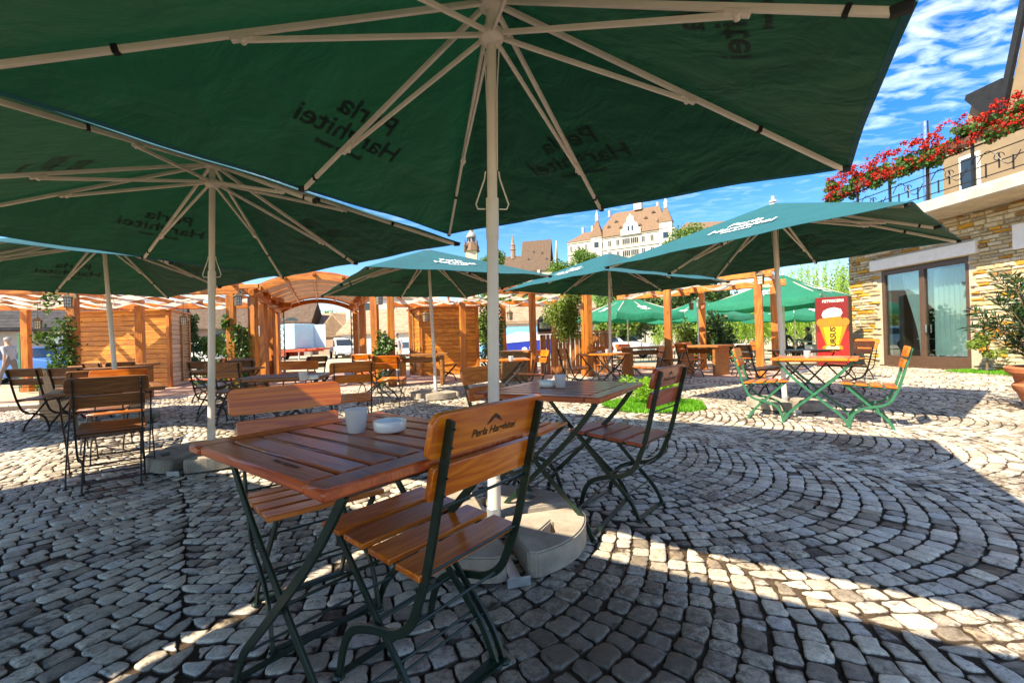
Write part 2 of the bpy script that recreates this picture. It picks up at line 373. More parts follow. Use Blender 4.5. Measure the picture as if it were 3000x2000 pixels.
sl = bpy.data.lights.new('sun', 'SUN'); sl.energy = 3.6; sl.angle = R(.5); sl.color = (1, .93, .80)
so = bpy.data.objects.new('sun', sl); COL.objects.link(so)
TS = Vector((math.sin(SUN_AZ)*math.cos(SUN_EL), math.cos(SUN_AZ)*math.cos(SUN_EL), math.sin(SUN_EL)))
so.rotation_euler = TS.to_track_quat('Z', 'Y').to_euler(); so.location = TS*30
scene.view_settings.view_transform = 'Standard'; scene.view_settings.look = 'None'; scene.view_settings.exposure = 1.78; scene.view_settings.gamma = 1
scene.view_settings.use_white_balance = True; scene.view_settings.white_balance_temperature = 7600; scene.view_settings.white_balance_tint = 8
scene.cycles.max_bounces = 8; scene.cycles.transparent_max_bounces = 12
# ================================================================== ground
def ground_z(x, y):
    t = min(1, max(0, (y-16.5)/9)); return -.03 - .12*t*t*(3-2*t)
xs = [-1500, -400, -120, -60, -40]+list(range(-30, 31, 3))+[40, 60, 120, 400, 1500]
ys = [-300, -40, -12, -4]+[0, 4, 8, 12, 15, 16.5, 18, 20, 22, 24, 25.5, 28, 34, 45, 60, 90, 150, 400, 1500]
V = [(x, y, ground_z(x, y)) for y in ys for x in xs]; nx = len(xs)
F = [(j*nx+i, j*nx+i+1, (j+1)*nx+i+1, (j+1)*nx+i) for j in range(len(ys)-1) for i in range(nx-1)]
tag(np_mesh('ground', V, F, M['ground'], smooth=True), kind='structure')
# joint bed under the setts
def joint_bed():
    x = np.arange(-11, 12.6, .25); y = np.arange(-2.5, 15.3, .25); X, Y = np.meshgrid(x, y)
    Z = -.0135 + .004*np.sin(X*3.1+Y*1.7)*np.sin(Y*2.3-X*.9)
    n = len(x); V = np.c_[X.ravel(), Y.ravel(), Z.ravel()]
    a = (np.arange(len(y)-1)[:, None]*n+np.arange(n-1)[None]).ravel()
    F = np.c_[a, a+1, a+n+1, a+n]; tag(np_mesh('paving_bed', V, F, M['joint'], smooth=True), kind='structure')
joint_bed()
# kerb line of the terrace floor inside the pergolas (brick paving starts there)
PF_L, PF_R = Vector((-11.0, 8.55, 0)), Vector((-2.2, 8.2, 0))     # front edge of left brick floor
BRX = [-12, -6.6, -2.6, 2.2, 4.2, 5.9, 8.6, 12]; BRY = [9.0, 10.3, 11.2, 12.0, 11.2, 10.0, 12.8, 40]
def in_brick(x, y):
    front = np.interp(x, BRX, BRY)-.07
    return y > front
def cobbles():
    L, d, sag = 1.95, .100, .42
    ang = R(-53); e1 = np.array([math.cos(ang), math.sin(ang)]); e2 = np.array([-e1[1], e1[0]])
    cell = []; UU = np.linspace(-L/2, L/2, 200); ARC = np.r_[0, np.cumsum(np.hypot(np.diff(UU), np.diff(sag*(1-(2*UU/L)**2))))]
    seam = RNG.uniform(-.030, .030, (40, 400))
    for lane in range(-9, 14):
        n = 23
        for k in range(-170, 140):
            cu, cs = (lane+.5)*L, k*d
            c = cu*e2+cs*e1
            if c[1] < -1.8 or c[1] > 14.6 or abs(c[0]) > 1.32*max(c[1], 0)+1.9 or c[0] > 11.9 or c[0] < -10: continue
            off = RNG.uniform(-.5, .5)
            ts = (np.arange(n+1)+np.r_[0, RNG.uniform(-.16, .16, n-1)+off*.55, 0])/n
            us = np.interp(ts, ARC/ARC[-1], UU); us[0] += seam[lane+10, k+200]; us[-1] += seam[lane+11, k+200]; lo, hi = us[0], us[-1]
            for i in range(n): cell.append((cu, cs, us[i], us[i+1], lo if i == 0 else -9, hi if i == n-1 else 9, lo, hi))
    A = np.array(cell)
    cu, cs, u0, u1, eL, eR, lo, hi = A.T
    def corner(u, sg, side):
        th = np.arctan(-8*sag*u/L**2); ct, st = np.cos(th), np.sin(th)
        s = cs+sag*(1-(2*u/L)**2)+sg*d/2*ct*ct; uu = u-sg*d/2*ct*st
        uu = np.clip(uu, lo, hi); uu = np.where(side < 0, np.where(eL > -9, eL, uu), np.where(eR < 9, eR, uu))
        return (cu+uu)[:, None]*e2+s[:, None]*e1
    c = [corner(u0, -1, -1), corner(u1, -1, 1), corner(u1, 1, 1), corner(u0, 1, -1)]
    c = np.stack(c, 1)                                  # n,4,2
    ctr = c.mean(1)
    keep = (~in_brick(ctr[:, 0], ctr[:, 1])) & (((ctr[:, 0]-GRASS[0])**2+(ctr[:, 1]-GRASS[1])**2) > GRASS[2]**2)
    for q0, q1 in STRIPS:
        q0, q1 = np.array(q0[:2]), np.array(q1[:2]); dv = (q1-q0)/np.linalg.norm(q1-q0); rel = ctr-q0
        t = rel@dv; dist = np.abs(rel[:, 0]*dv[1]-rel[:, 1]*dv[0]); keep &= ~((dist < .10) & (t > 0) & (t < np.linalg.norm(q1-q0)))
    c, ctr = c[keep], ctr[keep]; N = len(c)
    c = c+RNG.normal(0, .0035, c.shape)
    dist = ctr[:, 1]
    det = dist < 5.2
    def shrink(q, ctr, g):
        v = q-ctr[:, None]; ln = np.linalg.norm(v, axis=2, keepdims=True); return ctr[:, None]+v*(1-g/np.maximum(ln, .02))
    # ---- detailed
    def detailed(c, ctr):
        n = len(c); g = RNG.uniform(.0035, .0085, (n, 1, 1))
        o = shrink(c, ctr, g)
        k = RNG.uniform(.14, .30, (n, 4, 1))
        nxt = np.roll(o, -1, 1); prv = np.roll(o, 1, 1)
        a = o+(prv-o)*k; b = o+(nxt-o)*k; m = (o+nxt)/2 + RNG.normal(0, .0025, o.shape)
        ring = np.stack([a, o+(ctr[:, None]-o)*.10, b, m], 2).reshape(n, 16, 2) + RNG.normal(0, .0021, (n, 16, 2))
        tilt = RNG.normal(0, .028, (n, 1, 2)); h = RNG.normal(.001, .0028, (n, 1))
        r1 = ctr[:, None]+(ring-ctr[:, None])*.93; r2 = ctr[:, None]+(ring-ctr[:, None])*.72
        z0 = np.full((n, 16), -.03); zt = lambda r: h+((r-ctr[:, None])*tilt).sum(2)
        z1 = zt(ring)-.0048; z2 = zt(r1)-.0009+RNG.normal(0, .0008, (n, 16)); z3 = zt(r2)+.0006+RNG.normal(0, .0009, (n, 16))
        zc = h+.0008
        V = np.concatenate([np.dstack([ring, z0]), np.dstack([ring, z1]), np.dstack([r1, z2]), np.dstack([r2, z3]), np.dstack([ctr[:, None], zc[:, :, None]])], 1)  # n,65,3
        base = np.arange(n)[:, None, None]*65; i = np.arange(16); j = (i+1) % 16
        fq = np.concatenate([np.stack([i+r*16, j+r*16, j+(r+1)*16, i+(r+1)*16], 1) for r in range(3)])
        top = np.stack([48+i[::2], 48+(i[::2]+1) % 16, 48+(i[::2]+2) % 16, np.full(8, 64)], 1)
        F = (np.concatenate([fq, top])[None]+base).reshape(-1, 4); return V.reshape(-1, 3), F
    def simple(c, ctr):
        n = len(c); o = shrink(c, ctr, RNG.uniform(.006, .012, (n, 1, 1))); k = .2
        nxt = np.roll(o, -1, 1); prv = np.roll(o, 1, 1)
        ring = np.stack([o+(prv-o)*k, o+(nxt-o)*k], 2).reshape(n, 8, 2)
        h = RNG.normal(.001, .003, (n, 1)); r1 = ctr[:, None]+(ring-ctr[:, None])*.90
        tilt = RNG.normal(0, .03, (n, 1, 2)); zt = lambda r: h+((r-ctr[:, None])*tilt).sum(2)
        V = np.concatenate([np.dstack([ring, np.full((n, 8), -.03)]), np.dstack([ring, zt(ring)-.006]), np.dstack([r1, zt(r1)])], 1)
        base = np.arange(n)[:, None, None]*24; i = np.arange(8); j = (i+1) % 8
        fq = np.concatenate([np.stack([i+r*8, j+r*8, j+(r+1)*8, i+(r+1)*8], 1) for r in range(2)]+[np.array([[16, 17, 18, 19], [16, 19, 20, 23], [20, 21, 22, 23]])])
        return V.reshape(-1, 3), (fq[None]+base).reshape(-1, 4)
    Va, Fa = detailed(c[det], ctr[det]); Vb, Fb = simple(c[~det], ctr[~det])
    V = np.concatenate([Va, Vb]); F = np.concatenate([Fa, Fb+len(Va)])
    return np_mesh('cobblestone_pavement', V, F, M['cobble'], smooth=True)
GRASS = (2.12, 6.72, .74)
STRIPS = [((-.75, 4.55), (-.2, 7.0)), ((1.0, 8.1), (4.3, 9.6))]
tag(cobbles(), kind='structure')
def strip(q0, q1, w, z0, z1, name, mat):
    q0, q1 = Vector((*q0, 0)), Vector((*q1, 0)); L = (q1-q0).length; d = (q1-q0).normalized(); n = max(1, int(L/.5)); mb = MB()
    for i in range(n):
        mb.bar(q0+d*(L*i/n+.004)+Vector((0, 0, (z0+z1)/2)), q0+d*(L*(i+1)/n-.004)+Vector((0, 0, (z0+z1)/2)), w, z1-z0)
    return tag(mb.build(name, mat, None, .006), kind='structure')
for q0, q1 in STRIPS: strip(q0, q1, .15, -.05, .004, 'kerb_strip', M['kerb'])
# brick floor of the pergolas
def brick_floor():
    mb = MB(); P = list(zip(BRX, BRY))[:7]
    mb.prism([(x, y, -.05) for x, y in P]+[(8.6, 18, -.05), (-12, 18, -.05)], (0, 0, 0), (0, 0, .062))
    return mb.build('brick_paving', M['brick'], None, .008)
tag(brick_floor(), kind='structure')
for k in range(6): strip((BRX[k], BRY[k]-.075), (BRX[k+1], BRY[k+1]-.075), .14, -.05, .016, 'kerb_strip', M['kerb'])

# ================================================================== text helper
def text_geo(body, size, shear=0.0, thick=0.0):
    cu = bpy.data.curves.new('txt', 'FONT'); cu.body = body; cu.size = size; cu.shear = shear; cu.align_x = 'CENTER'; cu.align_y = 'CENTER'; cu.offset = thick; cu.resolution_u = 3
    o = bpy.data.objects.new('txt', cu); COL.objects.link(o)
    dg = bpy.context.evaluated_depsgraph_get(); me = bpy.data.meshes.new_from_object(o.evaluated_get(dg))
    vs = [v.co.copy() for v in me.vertices]; fs = [tuple(p.vertices) for p in me.polygons]
    bpy.data.objects.remove(o); bpy.data.curves.remove(cu); bpy.data.meshes.remove(me)
    return vs, fs
def put_text(mb, body, size, org, xdir, ydir, shear=0.0, thick=0.0, fn=None, depth=0.0):
    vs, fs = text_geo(body, size, shear, thick); org, xd, yd = Vector(org), Vector(xdir), Vector(ydir)
    P = [org+xd*v.x+yd*v.y for v in vs]
    if fn: P = [fn(p) for p in P]
    mb.add(P, fs)

# ================================================================== folding chair
def lerp(a, b, t): return a+(b-a)*t
def smooth_path(pts, n=4):
    P = [Vector(p) for p in pts]; out = []
    for i in range(len(P)-1):
        p0, p1, p2, p3 = P[max(i-1, 0)], P[i], P[i+1], P[min(i+2, len(P)-1)]
        for k in range(n):
            t = k/n; out.append(.5*((2*p1)+(-p0+p2)*t+(2*p0-5*p1+4*p2-p3)*t*t+(-p0+3*p1-3*p2+p3)*t**3))
    out.append(P[-1]); return out
BN = Vector((0, .968, .251)); BS = Vector((0, -.251, .968))
def back_pt(z, off): return Vector((0, -.254-(z-.47)*.259, z))+BN*off
def board(mb, L, h, zc, t, off, rad):
    c = back_pt(zc, off); prof = []
    for cx, cy, a0 in ((L/2-rad, h/2-rad, 0), (-L/2+rad, h/2-rad, 90), (-L/2+rad*.6, -h/2+rad*.6, 180), (L/2-rad*.6, -h/2+rad*.6, 270)):
        rr = rad if a0 < 180 else rad*.6
        for k in range(5):
            a = R(a0+k*22.5); prof.append((cx+rr*math.cos(a), cy+rr*math.sin(a)))
    poly = [c+Vector((x, 0, 0))+BS*y-BN*t/2 for x, y in prof]
    mb.prism(poly, (0, 0, 0), BN*t)
def chair_parts(t, wm, mm, detail=True, engraved=False):
    mb = MB()
    for y, z, L in ((.178, .464, .40), (.056, .455, .40), (-.066, .446, .40), (-.188, .437, .40)): mb.box((0, y, z), (L, .096, .018), Matrix.Rotation(.075, 3, 'X'))
    mb.build('seat', wm, t, .003, True)
    mb = MB(); board(mb, .458, .112, .797, .02, .020, .03); board(mb, .41, .088, .676, .02, .020, .012)
    bk = mb.build('backrest', wm, t, .0025, True)
    if engraved:
        e = MB(); c = back_pt(.795, .0095)
        put_text(e, 'Perla Harghitei', .030, c-BN*.0008+BS*-.012, (1, 0, 0), BS, .25, .0006)
        pk = [(-.035, .004), (-.02, .022), (-.005, .034), (.012, .026), (.03, .006), (.012, .014), (-.004, .022), (-.018, .012)]
        e.add([c-BN*.0008+Vector((x, 0, 0))+BS*y for x, y in pk], [tuple(range(len(pk)))])
        e.build('emblem', M['burn'], bk)
    up = [(-.350, .84), (-.314, .70), (-.254, .47), (-.212, .36), (-.176, .290), (-.110, .243), (-.02, .222), (.072, .190), (.125, .145), (.155, .08), (.175, .0)]
    re = [(.205, .452), (.11, .355), (-.02, .222), (-.105, .14), (-.16, .075), (-.195, .0)]
    for s in (-1, 1):
        pth = smooth_path([(s*.184, y, z) for y, z in up], 3); mb = MB(); mb.sweep(pth, .011, .026)
        if detail:
            for z in (.82, .775, .70, .655): mb.lathe([(0, 0), (.006, 0), (.005, .003), (0, .004)], back_pt(z, -.013)+Vector((s*.184, -.004, 0)), 6)
            mb.lathe([(.019, 0), (.021, .004), (.015, .014), (0, .014)], (s*.184, .178, -.002), 8)
        mb.build('leg', mm, t, .002)
        pth = smooth_path([(s*.166, y, z) for y, z in re], 3); mb = MB(); mb.sweep(pth, .011, .024)
        mb.bar((s*.166, .21, .449), (s*.166, -.232, .417), .011, .016)
        if detail: mb.lathe([(.019, 0), (.021, .004), (.015, .014), (0, .014)], (s*.166, -.196, -.002), 8)
        mb.build('leg', mm, t, .002)
    rods = ((-.281, .61, .0045), (-.250, .445, .0045), (-.165, .275, .0045), (.02, .212, .0045), (.115, .155, .004), (-.115, .130, .004))
    for y, z, r in (rods if detail else rods[:1]+rods[3:]):
        mb = MB(); mb.tube([(-.182, y, z), (.182, y, z)], r, 6); mb.build('crossbar', mm, t)
    for y, x in ((.172, .184), (-.194, .166)): mb = MB(); mb.bar((-x, y, .014), (x, y, .014), .026, .006); mb.build('foot_bar', mm, t)
def make_chair(name, wm, mm, detail=True, engraved=False):
    t = thing(name, 'x', 'chair'); chair_parts(t, wm, mm, detail, engraved); return t
def make_table(name, wm, em, mm, W=.78, Dp=.70):
    t = thing(name, 'x', 'table'); mb = MB()
    for s in (-1, 1): mb.box((s*(W/2-.04), 0, .726), (.08, Dp, .028))
    n = 8; bw = (Dp)/n
    for i in range(n): mb.box((0, -Dp/2+bw*(i+.5), .726), (W-.166, bw-.010, .028))
    mb.box((0, -Dp/2+.14, .703), (W-.2, .05, .018)); mb.box((0, Dp/2-.14, .703), (W-.2, .05, .018))
    mb.build('tabletop', wm, t, .006, True)
    lg = [(-.34, .70), (-.20, .53), (0, .335), (.13, .215), (.24, .11), (.30, .0)]
    for j, y in enumerate((-Dp/2+.085, Dp/2-.085)):
        for s in (-1, 1):
            yy = y+s*.008; mb = MB(); mb.sweep(smooth_path([(s*x*W/.78, yy, z) for x, z in lg], 4), .010, .027, (0, 1, 0))
            mb.lathe([(.019, 0), (.021, .004), (.015, .014), (0, .014)], (s*.30*W/.78, yy, -.002), 8)
            mb.build('leg', mm, t, .002)
    y0, y1 = -Dp/2+.085, Dp/2-.085; k = W/.78
    for x, z in ((.29*k, .02), (-.29*k, .02)): mb = MB(); mb.bar((x, y0, z), (x, y1, z), .026, .006); mb.build('foot_bar', mm, t)
    for x, z in ((.0, .335), (.2*k, .14), (-.2*k, .14)): mb = MB(); mb.tube([(x, y0, z), (x, y1, z)], .0045, 6); mb.build('crossbar', mm, t)
    for x in (-.32*k, .32*k): mb = MB(); mb.bar((x, y0, .694), (x, y1, .694), .02, .012); mb.build('crossbar', mm, t)
    return t
def yaw_of(v): return math.atan2(v[1], v[0])
def chair_at(proto, used, c, facing_deg, label, group=None):
    return place(proto, used, (c[0], c[1], 0.004), R(facing_deg-90), label, group)

# ---- near group
T1 = make_table('folding_table', M['tabletop'], M['table_edge'], M['metal'], .782, .68)
place(T1, False, (-.477, 1.375, .004), -.665, 'red-brown slatted folding table nearest the camera, under the big umbrella', 'folding slatted tables')
em = MB(); put_text(em, 'Perla Harghitei', .022, (.12, -.285, .7412), (1, 0, 0), (0, 1, 0), .2, .0006); em.build('emblem', M['burn'], next(c for c in T1.children if c.name.startswith('tabletop')))
T2 = make_table('folding_table', M['tabletop'], M['table_edge'], M['metal'], .74, .82)
place(T2, False, (.299, 2.651, .004), -.533, 'slatted folding table with bluish sheen, beside the round grass patch behind the nearest chair', 'folding slatted tables')
GC = 'folding slatted chairs'
CE = make_chair('folding_chair', M['slat'], M['metal'], True, True)
chair_at(CE, False, (-.312, 1.405), 142, 'nearest orange slatted chair, its engraved backrest turned to the camera', GC)
CA = make_chair('folding_chair', M['slat_red'], M['metal'], True, True)
chair_at(CA, False, (.64, 2.72), 139.5, 'reddish folding chair right of the bluish table, before the round grass patch', GC)
C0 = make_chair('folding_chair', M['slat'], M['metal'])
chair_at(C0, False, (-.80, 1.73), -50, 'orange slatted chair at the far left side of the nearest table', GC)
chair_at(C0, True, (.06, 2.90), -31, 'brown chair behind the big umbrella pole, at the left of the bluish table', GC)

# ---- table ware
def glass(mb_loc, label, group=None, used=[]):
    if not used:
        t = MB(); t.lathe([(.0, .0), (.030, .0), (.032, .004), (.041, .085), (.0425, .088), (.040, .088), (.038, .083), (.030, .012), (0, .010)], n=28)
        o = t.build('candle_glass', M['frost'], None, 0, True); used.append(o)
    else: o = used[0].copy(); COL.objects.link(o)
    o.location = mb_loc; o.scale = (.88, .88, .86); return tag(o, label, 'glass', 'frosted candle glasses')
def ashtray(loc, label, used=[]):
    if not used:
        t = MB(); t.lathe([(0, 0), (.044, 0), (.049, .003), (.052, .010), (.053, .034), (.051, .037), (.046, .036), (.042, .020), (.036, .012), (0, .011)], n=32)
        o = t.build('ashtray', M['porcelain'], None, 0, True); used.append(o)
    else: o = used[0].copy(); COL.objects.link(o)
    o.location = loc; return tag(o, label, 'ashtray', 'white ashtrays')
def on(sx, sy, z): p = gnd(sx, sy, z); return (p.x, p.y, z+.001)
ZT = .7445
glass(on(1045, 1266, ZT), 'frosted white candle glass on the nearest table')
ashtray(on(1143, 1263, ZT), 'round white ashtray on the nearest table')
glass(on(1642, 1135, ZT), 'frosted candle glass on the bluish second table')
ashtray(on(1604, 1133, ZT), 'round white ashtray on the bluish second table')

# ================================================================== umbrellas
UA, ZC, ZA, ZH, JR = 1.654, 2.124, 2.83, 2.61, 1.16
def canopy_z(x, y):
    m = max(abs(x), abs(y)); return ZA-(ZA-ZC)*m/UA
def make_umbrella(seed=1, lettering=True):
    rng = np.random.default_rng(seed)
    t = thing('patio_umbrella', 'x', 'umbrella')
    tips = []
    for k in range(8):
        a = k*PI/4; r = UA*(math.sqrt(2) if k % 2 else 1.0); tips.append(Vector((r*math.cos(a), r*math.sin(a), ZC)))
    ap = Vector((0, 0, ZA)); NR, NT_ = 16, 8; V = []; F = []
    ph = rng.uniform(0, 6, 8)
    for k in range(8):
        A, B = tips[k], tips[(k+1) % 8]; b = len(V)
        for i in range(NR+1):
            for j in range(NT_+1):
                r, u = i/NR, j/NT_; e = A.lerp(B, u); arc = math.sin(PI*u)
                rr = r*(1-.008*arc*r); p = ap+(e-ap)*rr
                p.z += -.002 - .022*arc*math.sin(PI*min(1, r*1.02))*r + .009*arc*math.sin(9*u+5*r+ph[k])*r + .007*arc*math.sin(21*u-3*r+2*ph[k])*math.sin(PI*r)
                V.append(p)
        for i in range(NR):
            for j in range(NT_):
                q = b+i*(NT_+1)+j; F.append((q, q+NT_+1, q+NT_+2, q+1))
    mb = MB(); mb.add(V, F); 
    # hem along the edge: narrow doubled band
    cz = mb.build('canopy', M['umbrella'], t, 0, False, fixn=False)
    cz.data.polygons.foreach_set('use_smooth', [True]*len(cz.data.polygons))
    bm = bmesh.new(); bm.from_mesh(cz.data); bmesh.ops.remove_doubles(bm, verts=bm.verts, dist=.0005); bmesh.ops.recalc_face_normals(bm, faces=bm.faces)
    if sum(f.normal.z*f.calc_area() for f in bm.faces) < 0: bmesh.ops.reverse_faces(bm, faces=bm.faces)
    bm.to_mesh(cz.data); bm.free()
    h = MB()
    for k in range(8):
        A, B = tips[k], tips[(k+1) % 8]; pts = []
        for j in range(9):
            u = j/8; arc = math.sin(PI*u); e = A.lerp(B, u); p = ap+(e-ap)*(1-.008*arc); p.z += -.002+.009*arc*math.sin(9*u+5+ph[k]); pts.append(p)
        h.sweep(pts, .030, .005, ((tips[k]+tips[(k+1) % 8])/2-ap).normalized())
    h.build('hem', M['umbrella'], cz)
    if lettering:
        e = MB()
        for q in range(4):
            a = q*PI/2; n = Vector((math.cos(a), math.sin(a), 0)); right = Vector((n.y, -n.x, 0))*-1
            # seen from outside facing -n : right-hand direction
            right = (-n).cross(Vector((0, 0, 1)))
            sl = math.hypot(1, (ZA-ZC)/UA)
            def fn(p): return Vector((p.x, p.y, canopy_z(p.x, p.y)+.008))
            for body, sz, off in (('Perla', .21, .93), ('Harghitei', .21, 1.10), ('Savoarea naturii', .055, 1.235)):
                put_text(e, body, sz, n*off, right, -n/sl, .18, .004, fn)
        e.build('lettering', M['white_print'], cz)
    mb = MB(); mb.tube([(0, 0, .03), (0, 0, 1.60)], .030, 20); mb.tube([(0, 0, 1.60), (0, 0, ZA-.02)], .026, 20); mb.tube([(0, 0, .03), (0, 0, .30)], .034, 20); mb.tube([(0, 0, 1.55), (0, 0, 1.76)], .033, 20)
    mb.build('pole', M['pole'], t, 0, True)
    mb = MB(); mb.lathe([(.028, ZH-.06), (.05, ZH-.05), (.066, ZH-.025), (.066, ZH+.01), (.045, ZH+.02), (.028, ZH+.03)], n=20); mb.build('runner_hub', M['pole'], t, 0, True)
    mb = MB(); mb.lathe([(.026, ZA-.10), (.06, ZA-.085), (.068, ZA-.05), (.06, ZA-.02), (0, ZA-.015)], n=20); mb.lathe([(.05, ZA+.012), (.045, ZA+.03), (.015, ZA+.045), (.022, ZA+.065), (.012, ZA+.09), (0, ZA+.095)], n=14); mb.build('crown_hub', M['pole'], t, 0, True)
    # wire handles under the sleeve
    for s in (-1, 1):
        d = Vector((math.cos(.6), math.sin(.6), 0))*s
        mb = MB(); mb.tube([d*.034+Vector((0, 0, 1.90)), d*.040+Vector((0, 0, 1.86)), d*.085+Vector((0, 0, 1.73)), d*.075+Vector((0, 0, 1.705)), d*.036+Vector((0, 0, 1.705))], .004, 6); mb.build('handle', M['pole'], t, 0, True)
    mb = MB(); mb.tube([(.032, 0, 1.9), (.034, 0, 2.3), (.05, 0, ZH-.05)], .0035, 6); mb.build('pull_cord', M['pole'], t, 0, True)
    mb = MB(); mb.tube([(-.032, .01, 1.62), (-.034, .01, 2.2), (-.05, .01, ZH-.05)], .0035, 6); mb.build('pull_cord', M['pole'], t, 0, True)
    for k in range(8):
        a = k*PI/4; d = Vector((math.cos(a), math.sin(a), 0)); T = tips[k]; s0 = d*.05+Vector((0, 0, ZA-.065)); e1 = T+Vector((0, 0, -.022))-d*.05
        L = T.to_2d().length; f = JR/L; J = s0.lerp(e1, f)
        rb = MB(); rb.bar(s0, e1, .020, .030); f2 = min(.92, f+.22); g = s0.lerp(e1, f2)
        o = rb.build('rib', M['pole'], t, .003)
        cl = MB(); cl.bar(s0.lerp(e1, f2-.006), s0.lerp(e1, f2+.006), .030, .040); cl.build('clip', M['black'], o, .003); cl = MB(); cl.bar(e1-d*.012, T+Vector((0, 0, -.016)), .030, .034); cl.build('end_cap', M['black'], o, .003)
        st = MB(); h0 = d*.055+Vector((0, 0, ZH-.01)); jj = J+Vector((0, 0, -.030)); st.bar(h0, jj, .016, .026)
        side = d.cross(Vector((0, 0, 1)))
        st.bar(J-(e1-s0).normalized()*.05+Vector((0, 0, -.022)), J+(e1-s0).normalized()*.05+Vector((0, 0, -.022)), .030, .024)
        st.tube([jj-side*.02, jj+side*.02], .016, 10)
        st.build('strut', M['pole'], o, .003)
    return t
# base: four concrete quarter slabs on a steel cross
def slab_mesh():
    bm = bmesh.new(); g = .040; Rr = .475; outer = []
    outer.append((g, g)); a0 = math.asin(.075/Rr)
    for k in range(13):
        a = lerp(a0, PI/2-a0, k/12); outer.append((Rr*math.cos(a), Rr*math.sin(a)))
    outer.insert(1, (Rr*math.cos(a0)-.02, g)); outer.append((g, Rr*math.cos(a0)-.02))
    c = Vector((.235, .235)); u = Vector((.707, .707)); w_ = Vector((-.707, .707)); hole = [c+u*.034*sx+w_*.066*sy for sx, sy in ((-1, -1), (1, -1), (1, 1), (-1, 1))]
    vo = [bm.verts.new((x, y, .115)) for x, y in outer]; vh = [bm.verts.new((p.x, p.y, .115)) for p in hole]
    ed = [bm.edges.new((vo[i], vo[(i+1) % len(vo)])) for i in range(len(vo))]+[bm.edges.new((vh[i], vh[(i+1) % 4])) for i in range(4)]
    bmesh.ops.triangle_fill(bm, use_beauty=True, edges=ed)
    r = bmesh.ops.extrude_face_region(bm, geom=bm.faces[:]); bmesh.ops.translate(bm, verts=[v for v in r['geom'] if isinstance(v, bmesh.types.BMVert)], vec=(0, 0, -.108))
    bmesh.ops.recalc_face_normals(bm, faces=bm.faces)
    bmesh.ops.bevel(bm, geom=[e for e in bm.edges if len(e.link_faces) == 2 and e.calc_face_angle(0) > .5 and max(v.co.z for v in e.verts) > .05], offset=.008, segments=2, affect='EDGES', clamp_overlap=True)
    me = bpy.data.meshes.new('concrete_slab'); bm.to_mesh(me); bm.free(); me.materials.append(M['concrete']); return me
SLAB = slab_mesh()
def make_base():
    t = thing('umbrella_base', 'x', 'base')
    for k in range(4):
        o = bpy.data.objects.new('concrete_slab', SLAB); COL.objects.link(o); o.parent = t; o.rotation_euler = (0, 0, k*PI/2+.03*(k % 2)); o.location = (0, 0, .006+.003*(k % 3))
    mb = MB()
    for k in range(2):
        a = k*PI/2; d = Vector((math.cos(a), math.sin(a), 0)); mb.bar(-d*.49+Vector((0, 0, .006)), d*.49+Vector((0, 0, .006)), .05, .006)
        for s in (-1, 1): mb.bar(d*s*.49+Vector((-d.y, d.x, 0))*.05+Vector((0, 0, .022)), d*s*.49-Vector((-d.y, d.x, 0))*.05+Vector((0, 0, .022)), .004, .040)
    mb.tube([(0, 0, .005), (0, 0, .16)], .038, 18)
    mb.build('cross_frame', M['galv'], t, .001); return t
UMB = make_umbrella(); BASE = make_base()
UP_ = [  # x, y, yaw, tilt x, tilt y (lean per metre), label, base label
 (-.121, 2.316, -.549, .023, -.007, 'big dark green umbrella nearest the camera, filling the top of the picture', 'concrete slab base under the nearest chair, holding the big umbrella pole'),
 (-2.83, 4.12, -.565, .012, .030, 'dark green umbrella second from the front on the left, over the shaded dark chairs', 'concrete slab base at the left behind the nearest table'),
 (-5.799, 6.503, -.434, -.055, -.005, 'far left green umbrella standing before the plank hut', 'concrete base behind the shaded chairs on the left'),
 (-1.476, 8.45, -.988, -.028, .005, 'green umbrella with white lettering, left of the big pole, before the arched gateway', 'sunlit concrete base left of the big umbrella pole'),
 (2.06, 9.38, -1.036, .015, -.008, 'green umbrella above the small round-crowned tree, below the white town hall', 'concrete base under the table before the plank bar'),
 (3.757, 6.132, -.884, -.03, .0, 'green umbrella on the right, above the green-legged table by the stone house', 'white concrete base between the green-legged chairs')]
HID = [(-1.66, -.93, -.549, 0, 0, 'green umbrella standing behind the camera, seen only by its shadow', 'concrete base behind the camera'),
       (-4.59, .71, -.549, 0, 0, 'green umbrella left of the camera, seen only by its shadow', 'concrete base left of the camera'), (-8.6, 4.3, -.5, 0, 0, 'green umbrella outside the left edge, seen only by its shade', 'concrete base outside the left edge')]
for i, (x, y, yw, tx, ty, lab, lb) in enumerate(UP_+HID):
    o = place(UMB, i > 0, (x, y, .012), yw, lab, 'dark green patio umbrellas')
    n = Vector((tx, ty, 1)).normalized(); q = Vector((0, 0, 1)).rotation_difference(n)
    o.rotation_mode = 'QUATERNION'; from mathutils import Quaternion
    o.rotation_quaternion = q @ Quaternion((0, 0, 1), yw)
    b = place(BASE, i > 0, (x, y, .004), (.25 if i == 0 else yw+.6), lb, 'concrete umbrella bases')
